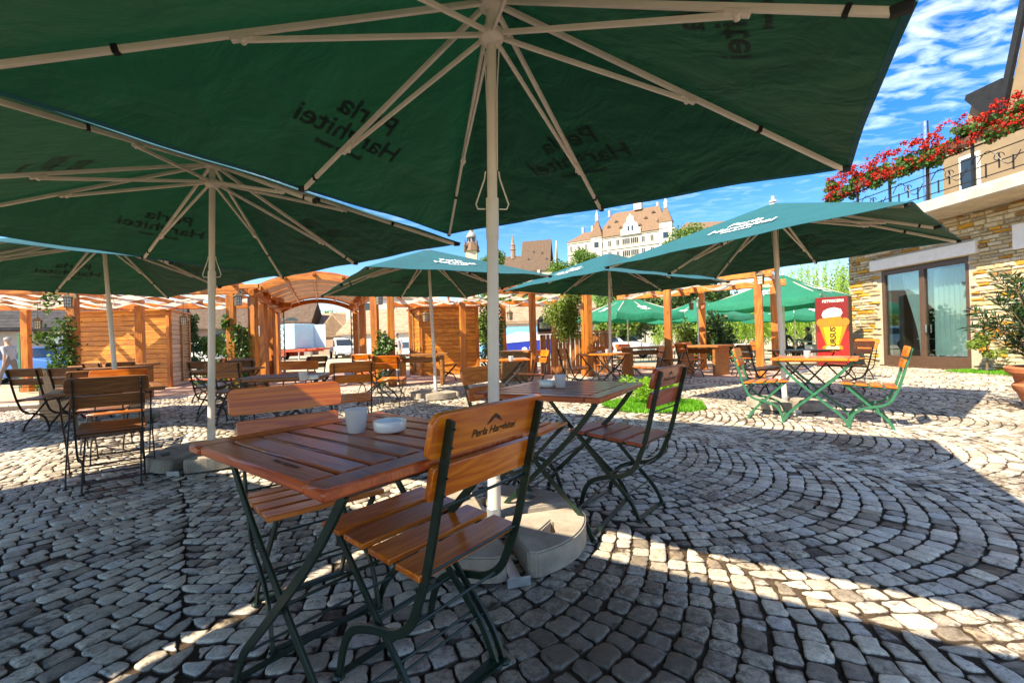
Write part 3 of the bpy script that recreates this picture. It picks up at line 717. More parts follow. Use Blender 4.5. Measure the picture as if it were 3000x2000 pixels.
# ================================================================== furniture further back
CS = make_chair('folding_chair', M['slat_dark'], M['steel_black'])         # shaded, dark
CO = make_chair('folding_chair', M['slat'], M['steel_black'], False)        # orange, black legs
CG = make_chair('folding_chair', M['slat'], M['metal_green'])              # orange slats, green legs
_used = set()
def ch(proto, c, f, label):
    u = proto.name in _used; _used.add(proto.name); return chair_at(proto, u, c, f, label, GC)
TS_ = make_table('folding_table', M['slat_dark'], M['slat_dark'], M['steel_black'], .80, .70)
TG = make_table('folding_table', M['slat'], M['slat'], M['metal_green'], .80, .70)
TO = make_table('folding_table', M['slat'], M['slat'], M['steel_black'], .80, .70)
GT = 'folding slatted tables'
def tb(proto, c, yaw, label):
    u = proto.name in _used; _used.add(proto.name); return place(proto, u, (c[0], c[1], .004), yaw, label, GT)
# left, shaded
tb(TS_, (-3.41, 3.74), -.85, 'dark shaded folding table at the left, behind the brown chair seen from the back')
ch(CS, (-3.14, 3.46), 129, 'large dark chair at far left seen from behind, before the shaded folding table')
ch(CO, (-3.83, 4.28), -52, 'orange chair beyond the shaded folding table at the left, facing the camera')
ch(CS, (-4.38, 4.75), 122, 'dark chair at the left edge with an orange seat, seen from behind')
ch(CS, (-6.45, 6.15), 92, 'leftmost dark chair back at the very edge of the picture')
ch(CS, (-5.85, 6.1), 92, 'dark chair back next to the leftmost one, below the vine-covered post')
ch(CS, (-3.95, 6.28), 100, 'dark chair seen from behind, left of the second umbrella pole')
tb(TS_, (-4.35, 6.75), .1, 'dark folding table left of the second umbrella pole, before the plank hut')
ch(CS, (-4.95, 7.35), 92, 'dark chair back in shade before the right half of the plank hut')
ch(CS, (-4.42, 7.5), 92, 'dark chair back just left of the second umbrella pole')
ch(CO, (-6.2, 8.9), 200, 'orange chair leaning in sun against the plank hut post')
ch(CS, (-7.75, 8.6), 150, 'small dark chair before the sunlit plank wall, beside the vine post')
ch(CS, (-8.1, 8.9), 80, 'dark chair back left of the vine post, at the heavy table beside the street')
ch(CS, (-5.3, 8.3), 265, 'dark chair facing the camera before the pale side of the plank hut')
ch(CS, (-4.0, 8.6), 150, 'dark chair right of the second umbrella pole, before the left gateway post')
tb(TS_, (-2.35, 4.62), .2, 'folding table holding a white glass, behind the nearest table')
ch(CO, (-2.66, 5.32), -80, 'orange chair on the far side of the table with a white glass, before the gateway')
ch(CO, (-1.80, 4.95), 112, 'orange chair with black uprights, right of the table with a white glass')
glass(on(888, 1114, ZT), 'small white candle glass on the table before the arched gateway')
ashtray(on(915, 1111, ZT), 'white ashtray on the table before the arched gateway')
# middle
ch(CO, (-2.05, 7.45), 92, 'thin-legged chair with a yellow seat, left of the sunlit concrete base')
tb(TO, (-2.45, 8.05), .1, 'orange folding table at the right post of the gateway')
ch(CO, (-3.1, 9.55), 80, 'bright yellow-orange chair back beside the right gateway post')
ch(CO, (.24, 7.75), 205, 'orange chair with a yellow seat, just right of the big umbrella pole')
tb(TO, (-.15, 7.45), .1, 'orange folding table half hidden behind the big umbrella pole')
glass(on(1497, 1058, ZT), 'tiny white glass on the table behind the big umbrella pole')
ch(CO, (-1.75, 12.2), 10, 'orange chair standing against the right plank hut')
tb(TO, (1.80, 8.75), -.75, 'orange folding table under the umbrella before the plank bar')
ashtray(on(1756, 1034, ZT), 'white ashtray on the table before the plank bar')
glass(on(1778, 1034, ZT), 'white candle glass on the table before the plank bar')
ch(CO, (1.32, 9.0), 20, 'orange chair at the left of the table before the plank bar')
ch(CO, (2.05, 9.75), -95, 'orange chair behind the table before the plank bar, facing the camera')
ch(CO, (2.55, 8.55), 172, 'orange chair with yellow seat, right of the table before the plank bar')
# heavy tables on the brick floor
def make_heavy():
    t = thing('wooden_table', 'x', 'table'); mb = MB()
    for i in range(4): mb.box((0, -.3+.2*i, .75), (1.3, .194, .055))
    mb.build('tabletop', M['heavy'], t, .006)
    for s in (-1, 1):
        mb = MB(); mb.box((s*.5, 0, .361), (.07, .68, .722)); mb.build('leg_panel', M['plank_z'] if False else M['heavy'], t, .006)
    mb = MB(); mb.box((0, 0, .62), (.93, .05, .12)); mb.build('crossbeam', M['heavy'], t, .004); return t
HV = make_heavy()
def hv(c, yaw, label):
    u = HV.name in _used; _used.add(HV.name); return place(HV, u, (c[0], c[1], .012), yaw, label, 'heavy wooden tables')
hv((-6.9, 7.3), 1.35, 'heavy dark wooden table at the left edge behind the dark chairs')
hv((-8.6, 9.6), .05, 'heavy wooden table on the brick floor under the left pergola, beside the street')
hv((-2.3, 11.3), .08, 'heavy wooden table with a sunlit orange end panel before the right plank hut')
hv((.1, 11.9), 1.45, 'heavy wooden table under the right pergola left of the plank bar')
hv((3.6, 12.0), .1, 'heavy wooden table under the pergola right of the round-crowned tree')
hv((5.05, 11.75), -.95, 'large heavy wooden table with dark end panels, right of the thick pergola post')
ch(CO, (2.75, 11.9), 0, 'orange chair at the left of the table behind the small tree')
ch(CO, (3.3, 12.8), -85, 'orange chair back beyond the heavy table right of the plank bar')
ch(CO, (4.15, 11.6), 170, 'orange chair between the heavy table and the thick pergola post')
ch(CO, (4.45, 10.95), 15, 'orange chair with crossed black legs, left of the large heavy table')
ch(CO, (5.72, 11.1), 172, 'orange chair with yellow seat, right of the large heavy table')
ch(CO, (6.45, 12.2), 185, 'orange chair back farthest right at the large heavy table')
ch(CO, (5.2, 13.0), -85, 'small orange chair back beyond the large heavy table')
# right, sunlit group with green legs
tb(TG, (3.50, 5.12), -.69, 'orange table with bright green crossed legs in the sun on the right')
ch(CG, (3.12, 5.44), -36, 'green-legged chair at the left of the sunlit orange table')
ch(CG, (3.84, 4.80), 143, 'green-legged chair at the right of the sunlit orange table, backrest edge-on')
glass(on(2365, 1046, ZT), 'white bowl-like glass on the sunlit orange table')
tb(TS_, (4.95, 7.55), .05, 'dark folding table behind the green-legged table, before the red sign')
ch(CS, (4.25, 7.5), 0, 'dark chair between the green-legged chair and the dark table')
ch(CO, (5.75, 7.65), 178, 'orange-backed chair with long black legs right of the red sign')
ch(CO, (7.35, 9.4), 205, 'orange-backed chair nearest the stone wall, behind the one by the red sign')
# ================================================================== foliage
M['vine'] = leafmat('vine_leaf', [(.015, .045, .010), (.04, .10, .018), (.09, .19, .03), (.02, .06, .012)], .3)
M['tree_leaf'] = leafmat('small_tree_leaf', [(.06, .12, .02), (.15, .24, .04), (.26, .34, .07), (.10, .17, .03)], .35)
M['lime'] = leafmat('lime_conifer_leaf', [(.16, .36, .03), (.28, .52, .05), (.38, .60, .08)], .4)
M['grass'] = leafmat('grass_blade', [(.08, .30, .015), (.14, .42, .03), (.20, .48, .04)], .4)
M['oleander'] = leafmat('oleander_leaf', [(.012, .035, .016), (.03, .07, .025), (.06, .11, .035)], .2, .35)
M['willow'] = leafmat('willow_leaf', [(.16, .30, .04), (.28, .44, .07), (.36, .50, .10)], .45)
M['dark_leaf'] = leafmat('dark_hedge_leaf', [(.012, .035, .010), (.03, .07, .018), (.05, .10, .02)], .25)
M['far_leaf'] = leafmat('hill_tree_leaf', [(.05, .12, .02), (.10, .20, .035), (.16, .26, .05)], .3)
M['bark'] = plain('tree_bark', (.16, .11, .07), .9, .3, 25, 0, .5, stretch=(1, 1, .2))
M['yellow_leaf'] = leafmat('yellow_leaf', [(.45, .42, .03), (.55, .30, .02), (.35, .45, .05)], .4)
def leaf_geo(P, size, asp=2.0, dirs=None, spread=1.0, rng=RNG):
    n = len(P); a = rng.normal(size=(n, 3))
    if dirs is not None: a = dirs+a*spread*.35
    a /= np.linalg.norm(a, axis=1, keepdims=True)
    b = rng.normal(size=(n, 3)); b -= (b*a).sum(1, keepdims=True)*a; b /= np.linalg.norm(b, axis=1, keepdims=True)
    s = size*rng.uniform(.65, 1.35, (n, 1)); A = a*s; B = b*s/asp; N = np.cross(a, b)*s*.12
    V = np.stack([P-A*.9, P+B+N, P+A, P-B+N], 1).reshape(-1, 3)
    F = np.arange(4*n).reshape(-1, 4); return V, F
def leaves(name, P, size, mat, parent=None, **k):
    V, F = leaf_geo(np.asarray(P), size, **k); return np_mesh(name, V, F, mat, parent)
def clump(c, r, n, lumps=7, rng=RNG, shell=.45, lump=.5):
    """points in an uneven crown: several lumps inside an ellipsoid"""
    c, r = np.asarray(c, float), np.asarray(r, float); out = []
    d = rng.normal(size=(lumps, 3)); d /= np.linalg.norm(d, axis=1, keepdims=True); L = d*rng.uniform(.35, .75, (lumps, 1)); L[0] = 0
    k = rng.integers(0, lumps, n); q = rng.normal(size=(n, 3)); q /= np.linalg.norm(q, axis=1, keepdims=True)
    rad = (shell+(1-shell)*rng.uniform(0, 1, (n, 1))**.6)*lump*(.8+.35*rng.uniform(0, 1, (lumps, 1)))[k]
    return c+(L[k]+q*rad)*r
def at3(v): return np.array(v, float)
# ================================================================== pergolas
def V3(p, z=0): return Vector((p[0], p[1], z))
def pergola(label, A, B, dep, posts, zb=2.32, name='pergola', strips=4, period=1.45, cloth=True, backposts=(), raf=.72):
    A, B, dep = Vector((*A, 0)), Vector((*B, 0)), Vector((*dep, 0)); t = thing(name, label, 'pergola', A)
    u = (B-A); L = u.length; u.normalize(); dl = dep.length; dn = dep.normalized()
    def post(p, h):
        mb = MB(); z0 = .012; mb.bar(V3(p, z0), V3(p, h), .17, .17, u); o = mb.build('post', M['pergola_z'], t, .012)
        mb = MB(); mb.bar(V3(p, z0), V3(p, .16), .215, .215, u); mb.build('post_foot', M['pergola_z'], o, .01)
        return o
    for s in posts: post(u*s, zb)
    for s in backposts: post(u*s+dep, zb)
    mb = MB(); mb.bar(-u*.3+V3((0, 0), zb+.09), u*(L+.3)+V3((0, 0), zb+.09), .13, .18); mb.build('beam', M['pergola'], t, .012)
    mb = MB(); mb.bar(dep-u*.3+V3((0, 0), zb+.09), dep+u*(L+.3)+V3((0, 0), zb+.09), .13, .18); mb.build('beam', M['pergola'], t, .012)
    n = int(L/raf)
    for i in range(n+1):
        p = u*(L*i/n); mb = MB(); mb.bar(p-dn*.35+V3((0, 0), zb+.255), p+dep+dn*.3+V3((0, 0), zb+.255), .07, .14); mb.build('rafter', M['pergola_y'], t, .008)
    for k in (1, 2):
        p = dep*(k/3); mb = MB(); mb.bar(p-u*.2+V3((0, 0), zb+.36), p+u*(L+.2)+V3((0, 0), zb+.36), .09, .07); mb.build('purlin', M['pergola'], t, .008)
    if cloth:
        for k in range(strips):
            m = int(L/.12); Vv = []; Ff = []; w0, w1 = dl*(k+.17)/strips, dl*(k+.80)/strips
            for i in range(m+1):
                s = L*i/m; z = zb+.155-.085*(1+math.sin(2*PI*s/period+PI*k+.7)) + .012*math.sin(5.1*s+k)
                for j in range(5): Vv.append(u*s+dn*lerp(w0, w1, j/4)+V3((0, 0), z+.012*math.sin(3*j+s*2.3)))
            for i in range(m):
                for j in range(4): q = i*5+j; Ff.append((q, q+1, q+6, q+5))
            np_mesh('shade_cloth', [tuple(v) for v in Vv], Ff, M['cloth'], t, smooth=True)
    return t
pergola('orange timber pergola with white shade cloth, left of the arched gateway', (-13.2, 8.55), (-6.45, 10.35), (-.95, 3.9), (0.3, 3.88, 6.9), backposts=(.4, 2.6, 5.6))
pergola('long orange timber pergola with white cloth, right of the gateway up to the bar', (-3.15, 11.0), (2.26, 12.6), (-.6, 4.2), (.15, 5.45), backposts=(.3, 3.6, 5.6))
pergola('orange timber pergola around the plank bar, behind the small round-crowned tree', (2.42, 12.45), (3.98, 11.72), (1.5, 2.6), (), zb=2.34, strips=3, period=1.1)
pergola('pergola corner by the stone house, with thick posts in front of the red sign', (4.1, 11.6), (5.85, 10.45), (1.55, 2.0), (0.0, 2.09), zb=2.36, strips=2, period=1.2, backposts=(2.09, .2))
# ------------------------------------------------------------------ arched gateway
def gateway():
    FL, FR, BL, BR = Vector((-6.15, 10.55, 0)), Vector((-3.38, 10.95, 0)), Vector((-8.6, 16.5, 0)), Vector((-5.85, 16.5, 0))
    t = thing('arched_gateway', 'arched orange timber gateway with curved slatted roof, open to the sandy yard', 'gateway', FL)
    zs, rise = 2.46, .36
    def pt(a, b):  # a across 0..1, b depth 0..1
        l = FL.lerp(BL, b); r = FR.lerp(BR, b); return l.lerp(r, a)-FL
    def arch(a, b): p = pt(a, b); p.z = zs+rise*(1-(2*a-1)**2)+.03; return p
    n = 6; gap = .018
    for k in range(n):
        b0, b1 = k/n+gap/2, (k+1)/n-gap/2; Vv = []; Ff = []; m = 18
        for i in range(m+1):
            a = -.03+1.06*i/m
            for b in (b0, b1):
                for dz in (0, .035): p = arch(a, b); p.z += dz; Vv.append(p)
        for i in range(m):
            q = i*4; Ff += [(q, q+2, q+6, q+4), (q+1, q+5, q+7, q+3), (q, q+4, q+5, q+1), (q+2, q+3, q+7, q+6)]
        Ff += [(0, 1, 3, 2), (m*4, m*4+2, m*4+3, m*4+1)]
        mb = MB(); mb.add(Vv, Ff); mb.build('roof_board', M['pergola'], t)
    for a in (.02, .26, .5, .74, .98):
        mb = MB(); d = Vector((0, 0, -.05)); mb.bar(arch(a, -.02)+d, arch(a, 1.02)+d, .07, .07); mb.build('purlin', M['pergola_y'], t, .008)
    for b in (0.005, .995):
        mb = MB(); pts = [arch(i/14, b)+Vector((0, 0, -.10)) for i in range(15)]; mb.sweep(pts, .09, .15, (pt(0, 1)-pt(0, 0)).normalized()); mb.build('arch_rib', M['pergola'], t, .006)
    for a in (0, 1):
        mb = MB(); p0, p1 = pt(a, -.03), pt(a, 1.03); p0.z = p1.z = zs-.10; mb.bar(p0, p1, .12, .16); mb.build('side_beam', M['pergola_y'], t, .01)
        for b in (0, .28, .56, .8) if a == 0 else (0, .5, .9):
            p = pt(a, b); mb = MB(); p.z = .01; q = p.copy(); q.z = zs-.18; mb.bar(p, q, .17, .17, (1, 0, 0)); o = mb.build('post', M['pergola_z'], t, .012)
            for j in range(3):
                mb = MB() ; e = pt(a, b+.07*(j-1)); e.z = zs+.01; mb.bar(e+Vector((-.22, 0, 0)), e+Vector((.22, 0, 0)), .06, .10); mb.build('bracket', M['pergola'], o, .006)
    for a in (.012, .988):   # scrolled iron lattice at the far end
        for dx in (-.09, .09):
            p = pt(a, 1.0); p.x += dx; mb = MB(); mb.bar(p+Vector((0, 0, -.05)), p+Vector((0, 0, zs)), .03, .03); o = mb.build('iron_upright', M['steel_black'], t)
        mb = MB()
        for k in range(20):
            z = .1+k*.118; p = pt(a, 1.0); s = 1 if k % 2 else -1
            mb.tube([p+Vector((-.09*s, 0, z)), p+Vector((0, 0, z+.05)), p+Vector((.09*s, 0, z+.118))], .012, 5)
        mb.build('iron_lattice', M['steel_black'], t)
gateway()
# ------------------------------------------------------------------ plank huts
M['plank_w'] = wood('pale_plank_wood', (.42, .31, .22), (.68, .55, .42), 0, .6, .03, .5, False, .2)
def hut(label, C0_, C1_, side, h, shut_side=True, pale=True, face='plank'):
    """C0_->C1_ front wall (left to right), side: vector of the visible side wall from the corner 'sc'"""
    A, B = Vector((*C0_, 0)), Vector((*C1_, 0)); t = thing('wooden_hut', label, 'hut', A); u = (B-A); L = u.length; u.normalize(); n = Vector((u.y, -u.x, 0))
    B = B-A
    rotm = Matrix((u, -n, Vector((0, 0, 1)))).transposed()
    def wall(nm, o, d, L, mat, out, k):
        mb = MB(); nb = int(h/.135); bh = h/nb
        m = Matrix((d, -out, Vector((0, 0, 1)))).transposed()
        for i in range(nb):
            mb.box(d*(L/2)+o+Vector((0, 0, bh*(i+.5)))+out*(.004*((i*7) % 3)), (L, .03, bh-.008), m)
        ob = mb.build(nm, mat, t, .006); return ob
    wall('front_wall', Vector((0, 0, .02)), u, L, M['plank'], n, 0)
    if side[2] == 'R':
        sd = Vector((side[0], side[1], 0)); sl = sd.length; sd.normalize(); so_ = B; out = Vector((sd.y, -sd.x, 0))
        if out.dot(u) < 0: out = -out
    else:
        sd = Vector((side[0], side[1], 0)); sl = sd.length; sd.normalize(); so_ = Vector((0, 0, 0)); out = Vector((-sd.y, sd.x, 0))
        if out.dot(u) > 0: out = -out
    wall('side_wall', so_+Vector((0, 0, .02))+sd*.02, sd, sl, M['plank_w' if pale else 'plank'], out, 1)
    # shutter: frame and slats
    m = Matrix((sd, -out, Vector((0, 0, 1)))).transposed(); f0 = sl*.52; f1 = sl*.92; mb = MB()
    for s in (f0, f1): mb.box(so_+sd*s+out*.05+Vector((0, 0, h*.5)), (.06, .05, h*.86), m)
    for z in (h*.07, h*.93): mb.box(so_+sd*(f0+f1)/2+out*.05+Vector((0, 0, z)), (f1-f0+.06, .05, .06), m)
    fr = mb.build('shutter', M['shutter'], t, .005)
    mb = MB()
    for i in range(22): mb.box(so_+sd*(f0+f1)/2+out*.05+Vector((0, 0, h*(.10+.80*i/21))), (f1-f0-.05, .012, .055), m @ Matrix.Rotation(.6, 3, 'X'))
    mb.build('shutter_slat', M['shutter'], fr)
    back = A*0+sd*sl if side[2] == 'R' else sd*sl
    for p in (Vector((0, 0, 0)), B, so_+sd*sl):
        mb = MB(); mb.box(p+Vector((0, 0, h/2))+n*.012, (.10, .10, h), rotm); mb.build('corner_post', M['pergola_z'], t, .008)
    mb = MB(); e = sd*sl; c = [Vector((0, 0, 0))-u*.12+n*.15, B+u*.12+n*.15, B+e+u*.12, e-u*.12]
    mb.prism([p+Vector((0, 0, h+.004)) for p in c], (0, 0, 0), (0, 0, .05)); mb.build('roof', M['pergola'], t, .006)
    mb = MB(); 
    for p0, p1 in ((e, B+e), (Vector((0, 0, 0)), e) if side[2] == 'R' else (B, B+e)): mb.bar(p0+Vector((0, 0, h/2)), p1+Vector((0, 0, h/2)), .03, h-.02)
    mb.build('back_wall', M['plank'], t); return t
hut('sunlit plank hut left of the gateway with a slatted shutter on its pale side', (-12.5, 12.75), (-9.82, 12.7), (-.62, 1.6, 'R'), 2.2)
hut('plank hut right of the gateway with a yellowish slatted shutter', (-2.95, 14.35), (-1.15, 14.75), (-.62, 1.2, 'L'), 2.2, pale=False)
# ------------------------------------------------------------------ plank bar
def bar_counter():
    t = thing('bar_counter', 'bar counter clad in upright rough planks behind the small round-crowned tree', 'bar', (.9, 13.3, .012)); mb = MB()
    n = 17; w = 2.1/n
    for i in range(n): mb.box((w*(i+.5), .02*math.sin(i*2.1), .6), (w-.012, .035, 1.2+.02*math.sin(i*3)))
    mb.build('front_panel', M['plank_z'], t, .008)
    mb = MB(); mb.box((1.05, .28, 1.25), (2.3, .72, .06)); mb.build('countertop', M['heavy'], t, .01)
    mb = MB()
    for s in (0.0, 2.1): mb.box((s, .3, .6), (.06, .56, 1.2))
    mb.build('end_panel', M['plank_z'], t, .008); return t
bar_counter()
def coffee_machine():
    t = thing('coffee_machine', 'dark boxy machine standing on the bar counter', 'machine', (1.0, 13.55, 1.295)); mb = MB(); mb.box((0, 0, .2), (.42, .36, .40)); mb.build('body', M['steel_black'], t, .02)
    mb = MB(); mb.box((0, -.185, .2), (.32, .012, .2)); mb.build('front_plate', M['chrome'], t, .004)
    mb = MB(); mb.lathe([(.17, 0), (.17, .04), (.10, .10), (0, .11)], (0, 0, .40), 16); mb.build('lid', M['steel_black'], t, 0, True)
coffee_machine()
for (p, q, lab) in (((.62, 13.0), 2.4, 'orange square timber post left of the bar counter'), ((-9.4, 11.2), 2.2, 'dark timber post standing in front of the plank hut left of the gateway'), ((-1.42, 12.9), 2.2, 'dark timber post standing in front of the right plank hut'), ((2.12, 12.2), 2.45, 'bright orange timber post rising over the bar counter front')):
    t = thing('timber_post', lab, 'post', (p[0], p[1], .012)); mb = MB(); mb.box((0, 0, q/2), (.17, .17, q), Matrix.Rotation(.3, 3, 'Z')); mb.build('shaft', M['pergola_z'], t, .012)
    mb = MB(); mb.box((0, 0, .07), (.22, .22, .14), Matrix.Rotation(.3, 3, 'Z')); mb.build('foot', M['pergola_z'], t, .01)
# ------------------------------------------------------------------ lanterns
M['lamp_white'] = plain('milk_glass', (.80, .76, .62), .4, .05, 8, 0, 0)
M['iron'] = plain('bronze_iron', (.16, .11, .06), .5, .3, 30, .3, .1)
def make_lantern(hang):
    t = thing('hanging_lantern' if hang else 'wall_lantern', 'x', 'lantern')
    mb = MB(); mb.lathe([(.02, .15), (.05, .15), (.115, .095), (.115, .085), (0, .085)], n=4); mb.lathe([(.012, .19), (.02, .175), (.02, .15), (0, .15)], n=8); mb.build('cap', M['iron'], t)
    mb = MB(); mb.lathe([(0, -.11), (.065, -.11), (.075, .084), (0, .084)], n=4); mb.build('glass', M['lamp_white'], t)
    mb = MB()
    for k in range(4):
        a, b = k*PI/2, (k+1)*PI/2
        p = lambda a, z: Vector((math.cos(a), math.sin(a), 0))*(.070+.010*(z+.11)/.195+.004)+Vector((0, 0, z))
        mb.bar(p(a, -.11), p(a, .085), .012, .012)
        for z in (-.11, -.045, .02, .083): mb.bar(p(a, z), p(b, z), .010, .010)
        for f in (.33, .67): mb.bar(p(a, -.11).lerp(p(b, -.11), f), p(a, .085).lerp(p(b, .085), f), .008, .008)
    mb.build('cage', M['iron'], t)
    mb = MB()
    if hang: mb.tube([(0, 0, .185), (0, 0, .56)], .006, 6); mb.lathe([(.05, .56), (.03, .59), (0, .60)], n=10)
    else: mb.tube([(0, 0, .18), (0, .06, .22), (0, .14, .20)], .010, 6); mb.box((0, .15, .17), (.07, .02, .16))
    mb.build('cord' if hang else 'arm', M['iron'], t); return t
LW, LH = make_lantern(False), make_lantern(True)
def lw(p, lab, hang=False):
    pr = LH if hang else LW; u = pr.name in _used; _used.add(pr.name); place(pr, u, p, random.uniform(-.2, .2)+(.78 if False else 0), lab, 'pergola lanterns')
pl = at(199, 884, 9.15); lw(pl, 'wall lantern on the leftmost pergola post, above the climbing vine')
lw(at(111, 950, 10.6), 'lantern hanging on a cord before the dark post at far left', True)
lw(at(697, 880, 10.0), 'wall lantern on the left post of the arched gateway')
lw(at(538, 940, 11.4), 'lantern hanging before the slatted shutter of the left hut', True)
lw(at(1111, 878, 10.6), 'wall lantern on the right post of the arched gateway')
lw(at(1247, 930, 12.4), 'lantern hanging before the boards of the right hut', True)
lw(at(1494, 926, 13.4), 'lantern hanging right of the big umbrella pole, before the vine', True)
lw(at(2228, 818, 10.2), 'wall lantern high on the thick pergola post by the red sign')
# pole lamp with two lanterns
def lamp_post():
    t = thing('garden_lamp', 'slim garden lamp pole with two lanterns, before the dark bush on the right', 'lamp', at(2047, 1030, 12.6)); t.location.z = .012
    mb = MB(); mb.tube([(0, 0, 0), (0, 0, 2.05)], .022, 10); mb.lathe([(.09, 0), (.07, .04), (.022, .08)], n=12); mb.build('pole', M['galv'], t, 0, True)
    for s in (-1, 1):
        mb = MB(); mb.tube([(0, 0, 2.0), (s*.10, 0, 2.06), (s*.17, 0, 2.02)], .012, 6); o = mb.build('arm', M['iron'], t, 0, True)
        mb = MB(); mb.lathe([(.01, .13), (.10, .07), (0, .07)], (s*.17, 0, 1.87), 4); mb.lathe([(0, -.1), (.06, -.1), (.07, .07), (0, .07)], (s*.17, 0, 1.87), 4); mb.build('lantern', M['terracotta'] if s > 0 else M['iron'], o)
lamp_post()
# ------------------------------------------------------------------ small tree, bushes, vines
def small_tree():
    t = thing('small_tree', 'small yellow-green tree with a bushy crown on a thin staked trunk before the bar', 'tree', (1.36, 11.15, .0))
    P = np.vstack([clump((0, 0, 1.72), (.52, .50, .62), 5200, 11, shell=.3, lump=.58), clump((.02, 0, 1.32), (.34, .34, .42), 1400, 6)])
    leaves('crown', P, .032, M['tree_leaf'], t, asp=2.0)
    mb = MB(); mb.tube([(0, 0, -.05), (.01, .01, .6), (-.01, 0, 1.2), (0, 0, 1.9)], [.024, .020, .018, .008], 8)
    for k in range(6): a = k*1.05; mb.tube([(0, 0, 1.15+.1*k), (.16*math.cos(a), .16*math.sin(a), 1.4+.1*k), (.3*math.cos(a), .3*math.sin(a), 1.55+.1*k)], [.010, .007, .003], 5)
    mb.build('trunk', M['bark'], t, 0, True)
    mb = MB(); mb.tube([(.10, -.02, -.05), (.10, -.02, 1.15)], .015, 8); mb.build('stake', M['pole'], t, 0, True)
small_tree()
def grass_patch():
    gx, gy, gr = GRASS; n = 9000; r = gr*np.sqrt(RNG.uniform(0, 1, n)); a = RNG.uniform(0, 2*PI, n); r *= 1+.05*np.sin(5*a)
    P = np.c_[gx+r*np.cos(a), gy+r*np.sin(a), RNG.uniform(.0, .025, n)]; d = np.tile([0, 0, 1.], (n, 1))
    o = leaves('grass', P, .040, M['grass'], None, asp=7, dirs=d, spread=1.1); tag(o, 'round patch of bright green grass on the cobbles', 'grass', kind='stuff')
    mb = MB(); mb.lathe([(gr+.02, -.03), (gr+.02, -.004), (gr-.02, .002), (0, .004)], (gx, gy, 0), 40); tag(mb.build('grass_soil', M['soil'], None), kind='structure')
    t = thing('dwarf_conifer', 'low lime-green spreading conifer in the round grass patch', 'shrub', (gx-.02, gy+.05, 0)); Q = []; Dd = []
    for k in range(60):
        a = RNG.uniform(0, 2*PI); L = RNG.uniform(.22, .47); h = RNG.uniform(.06, .36); m = 60; s = np.sqrt(RNG.uniform(.05, 1, m))
        x = L*s*math.cos(a); y = L*s*math.sin(a)*.85; z = .05+h*np.sin(s*1.9)+.02
        Q.append(np.c_[x, y, z]+RNG.normal(0, .018, (m, 3))); Dd.append(np.tile([math.cos(a), math.sin(a), .35], (m, 1)))
    leaves('foliage', np.vstack(Q), .030, M['lime'], t, asp=4.5, dirs=np.vstack(Dd), spread=1.6)
    mb = MB(); mb.tube([(0, 0, -.02), (0, 0, .2)], [.03, .015], 6); mb.build('stem', M['bark'], t)
grass_patch()
def vine(name, label, base, h, w, n, yellow=0, parts=(), lean=(0, 0)):
    t = thing(name, label, 'plant', base); P = []
    for k in range(9):
        z = np.sort(RNG.uniform(0, 1, n//9)); ph = RNG.uniform(0, 6); rad = w*(.35+.65*np.abs(np.sin(z*5+ph)))
        a = ph+z*RNG.uniform(4, 9); P.append(np.c_[rad*np.cos(a)*RNG.uniform(.3, 1, len(z))+lean[0]*z, rad*np.sin(a)*RNG.uniform(.3, 1, len(z))+lean[1]*z, z*h]+RNG.normal(0, w*.18, (len(z), 3)))
    for (dx, dy, z, r, m) in parts: P.append(clump((dx, dy, z), (r, r*.8, r), m, 4))
    P = np.vstack(P); leaves('foliage', P[RNG.uniform(0, 1, len(P)) < .62], .040, M['vine'], t, asp=1.35)
    if yellow: leaves('flower', clump((-.05, -.12, .22), (.16, .16, .26), yellow, 4), .05, M['yellow_leaf'], t, asp=1.3)
    mb = MB()
    for k in range(3): mb.tube([(.06*math.cos(k*2+z*5), .06*math.sin(k*2+z*5), z*h*.95) for z in (0, .2, .4, .6, .8, 1)], .008, 5)
    mb.build('stem', M['bark'], t, 0, True)
v = at(190, 1080, 9.35); vine('climbing_vine', 'climbing vine on the leftmost pergola post beside the plank hut', (v.x, v.y, .0), 1.75, .30, 1500, 0, ((-.15, -.1, 2.05, .32, 160), (-.3, -.1, 1.35, .3, 260), (-.1, -.1, .7, .42, 420)))
v = at(708, 1140, 10.3); vine('climbing_vine', 'climbing vine with yellow leaves at its foot on the left gateway post', (v.x, v.y, 0), 1.6, .20, 1300, 420, ((-.28, -.05, 1.62, .24, 220), (-.30, 0, .9, .26, 200), (-.45, .1, .45, .36, 420)))
v = at(1120, 1040, 10.75); vine('climbing_vine', 'climbing vine on the right gateway post', (v.x, v.y, 0), 1.35, .22, 900, 0, ((-.12, -.05, .8, .3, 250), (.14, -.05, 1.0, .3, 300)))
v = at(1425, 1000, 13.2); vine('climbing_vine', 'climbing vine just left of the big umbrella pole, beside the right hut', (v.x, v.y, 0), 2.15, .22, 1100, 0, ((.1, 0, 1.5, .4, 300), (.0, 0, .9, .35, 260)))
v = at(1462, 1000, 13.5); vine('climbing_vine', 'climbing vine just right of the big umbrella pole, before the blue van', (v.x, v.y, 0), 2.2, .18, 900, 0, ((.05, 0, 1.7, .4, 260),))
def bush(label, p, r, n, mat, size, name='bush', cat='bush', lumps=8):
    t = thing(name, label, cat, (p[0], p[1], p[2] if len(p) > 2 else 0.0)); leaves('foliage', clump((0, 0, r[2]*.95), r, n, lumps, shell=.3, lump=.6), size, mat, t, asp=1.7)
    mb = MB()
    for k in range(5): a = k*1.3; mb.tube([(0, 0, -.05), (.2*r[0]*math.cos(a), .2*r[1]*math.sin(a), r[2]*.5), (.5*r[0]*math.cos(a), .5*r[1]*math.sin(a), r[2]*1.1)], [.03*r[2], .02*r[2], .008*r[2]], 5)
    mb.build('stem', M['bark'], t)
    return t
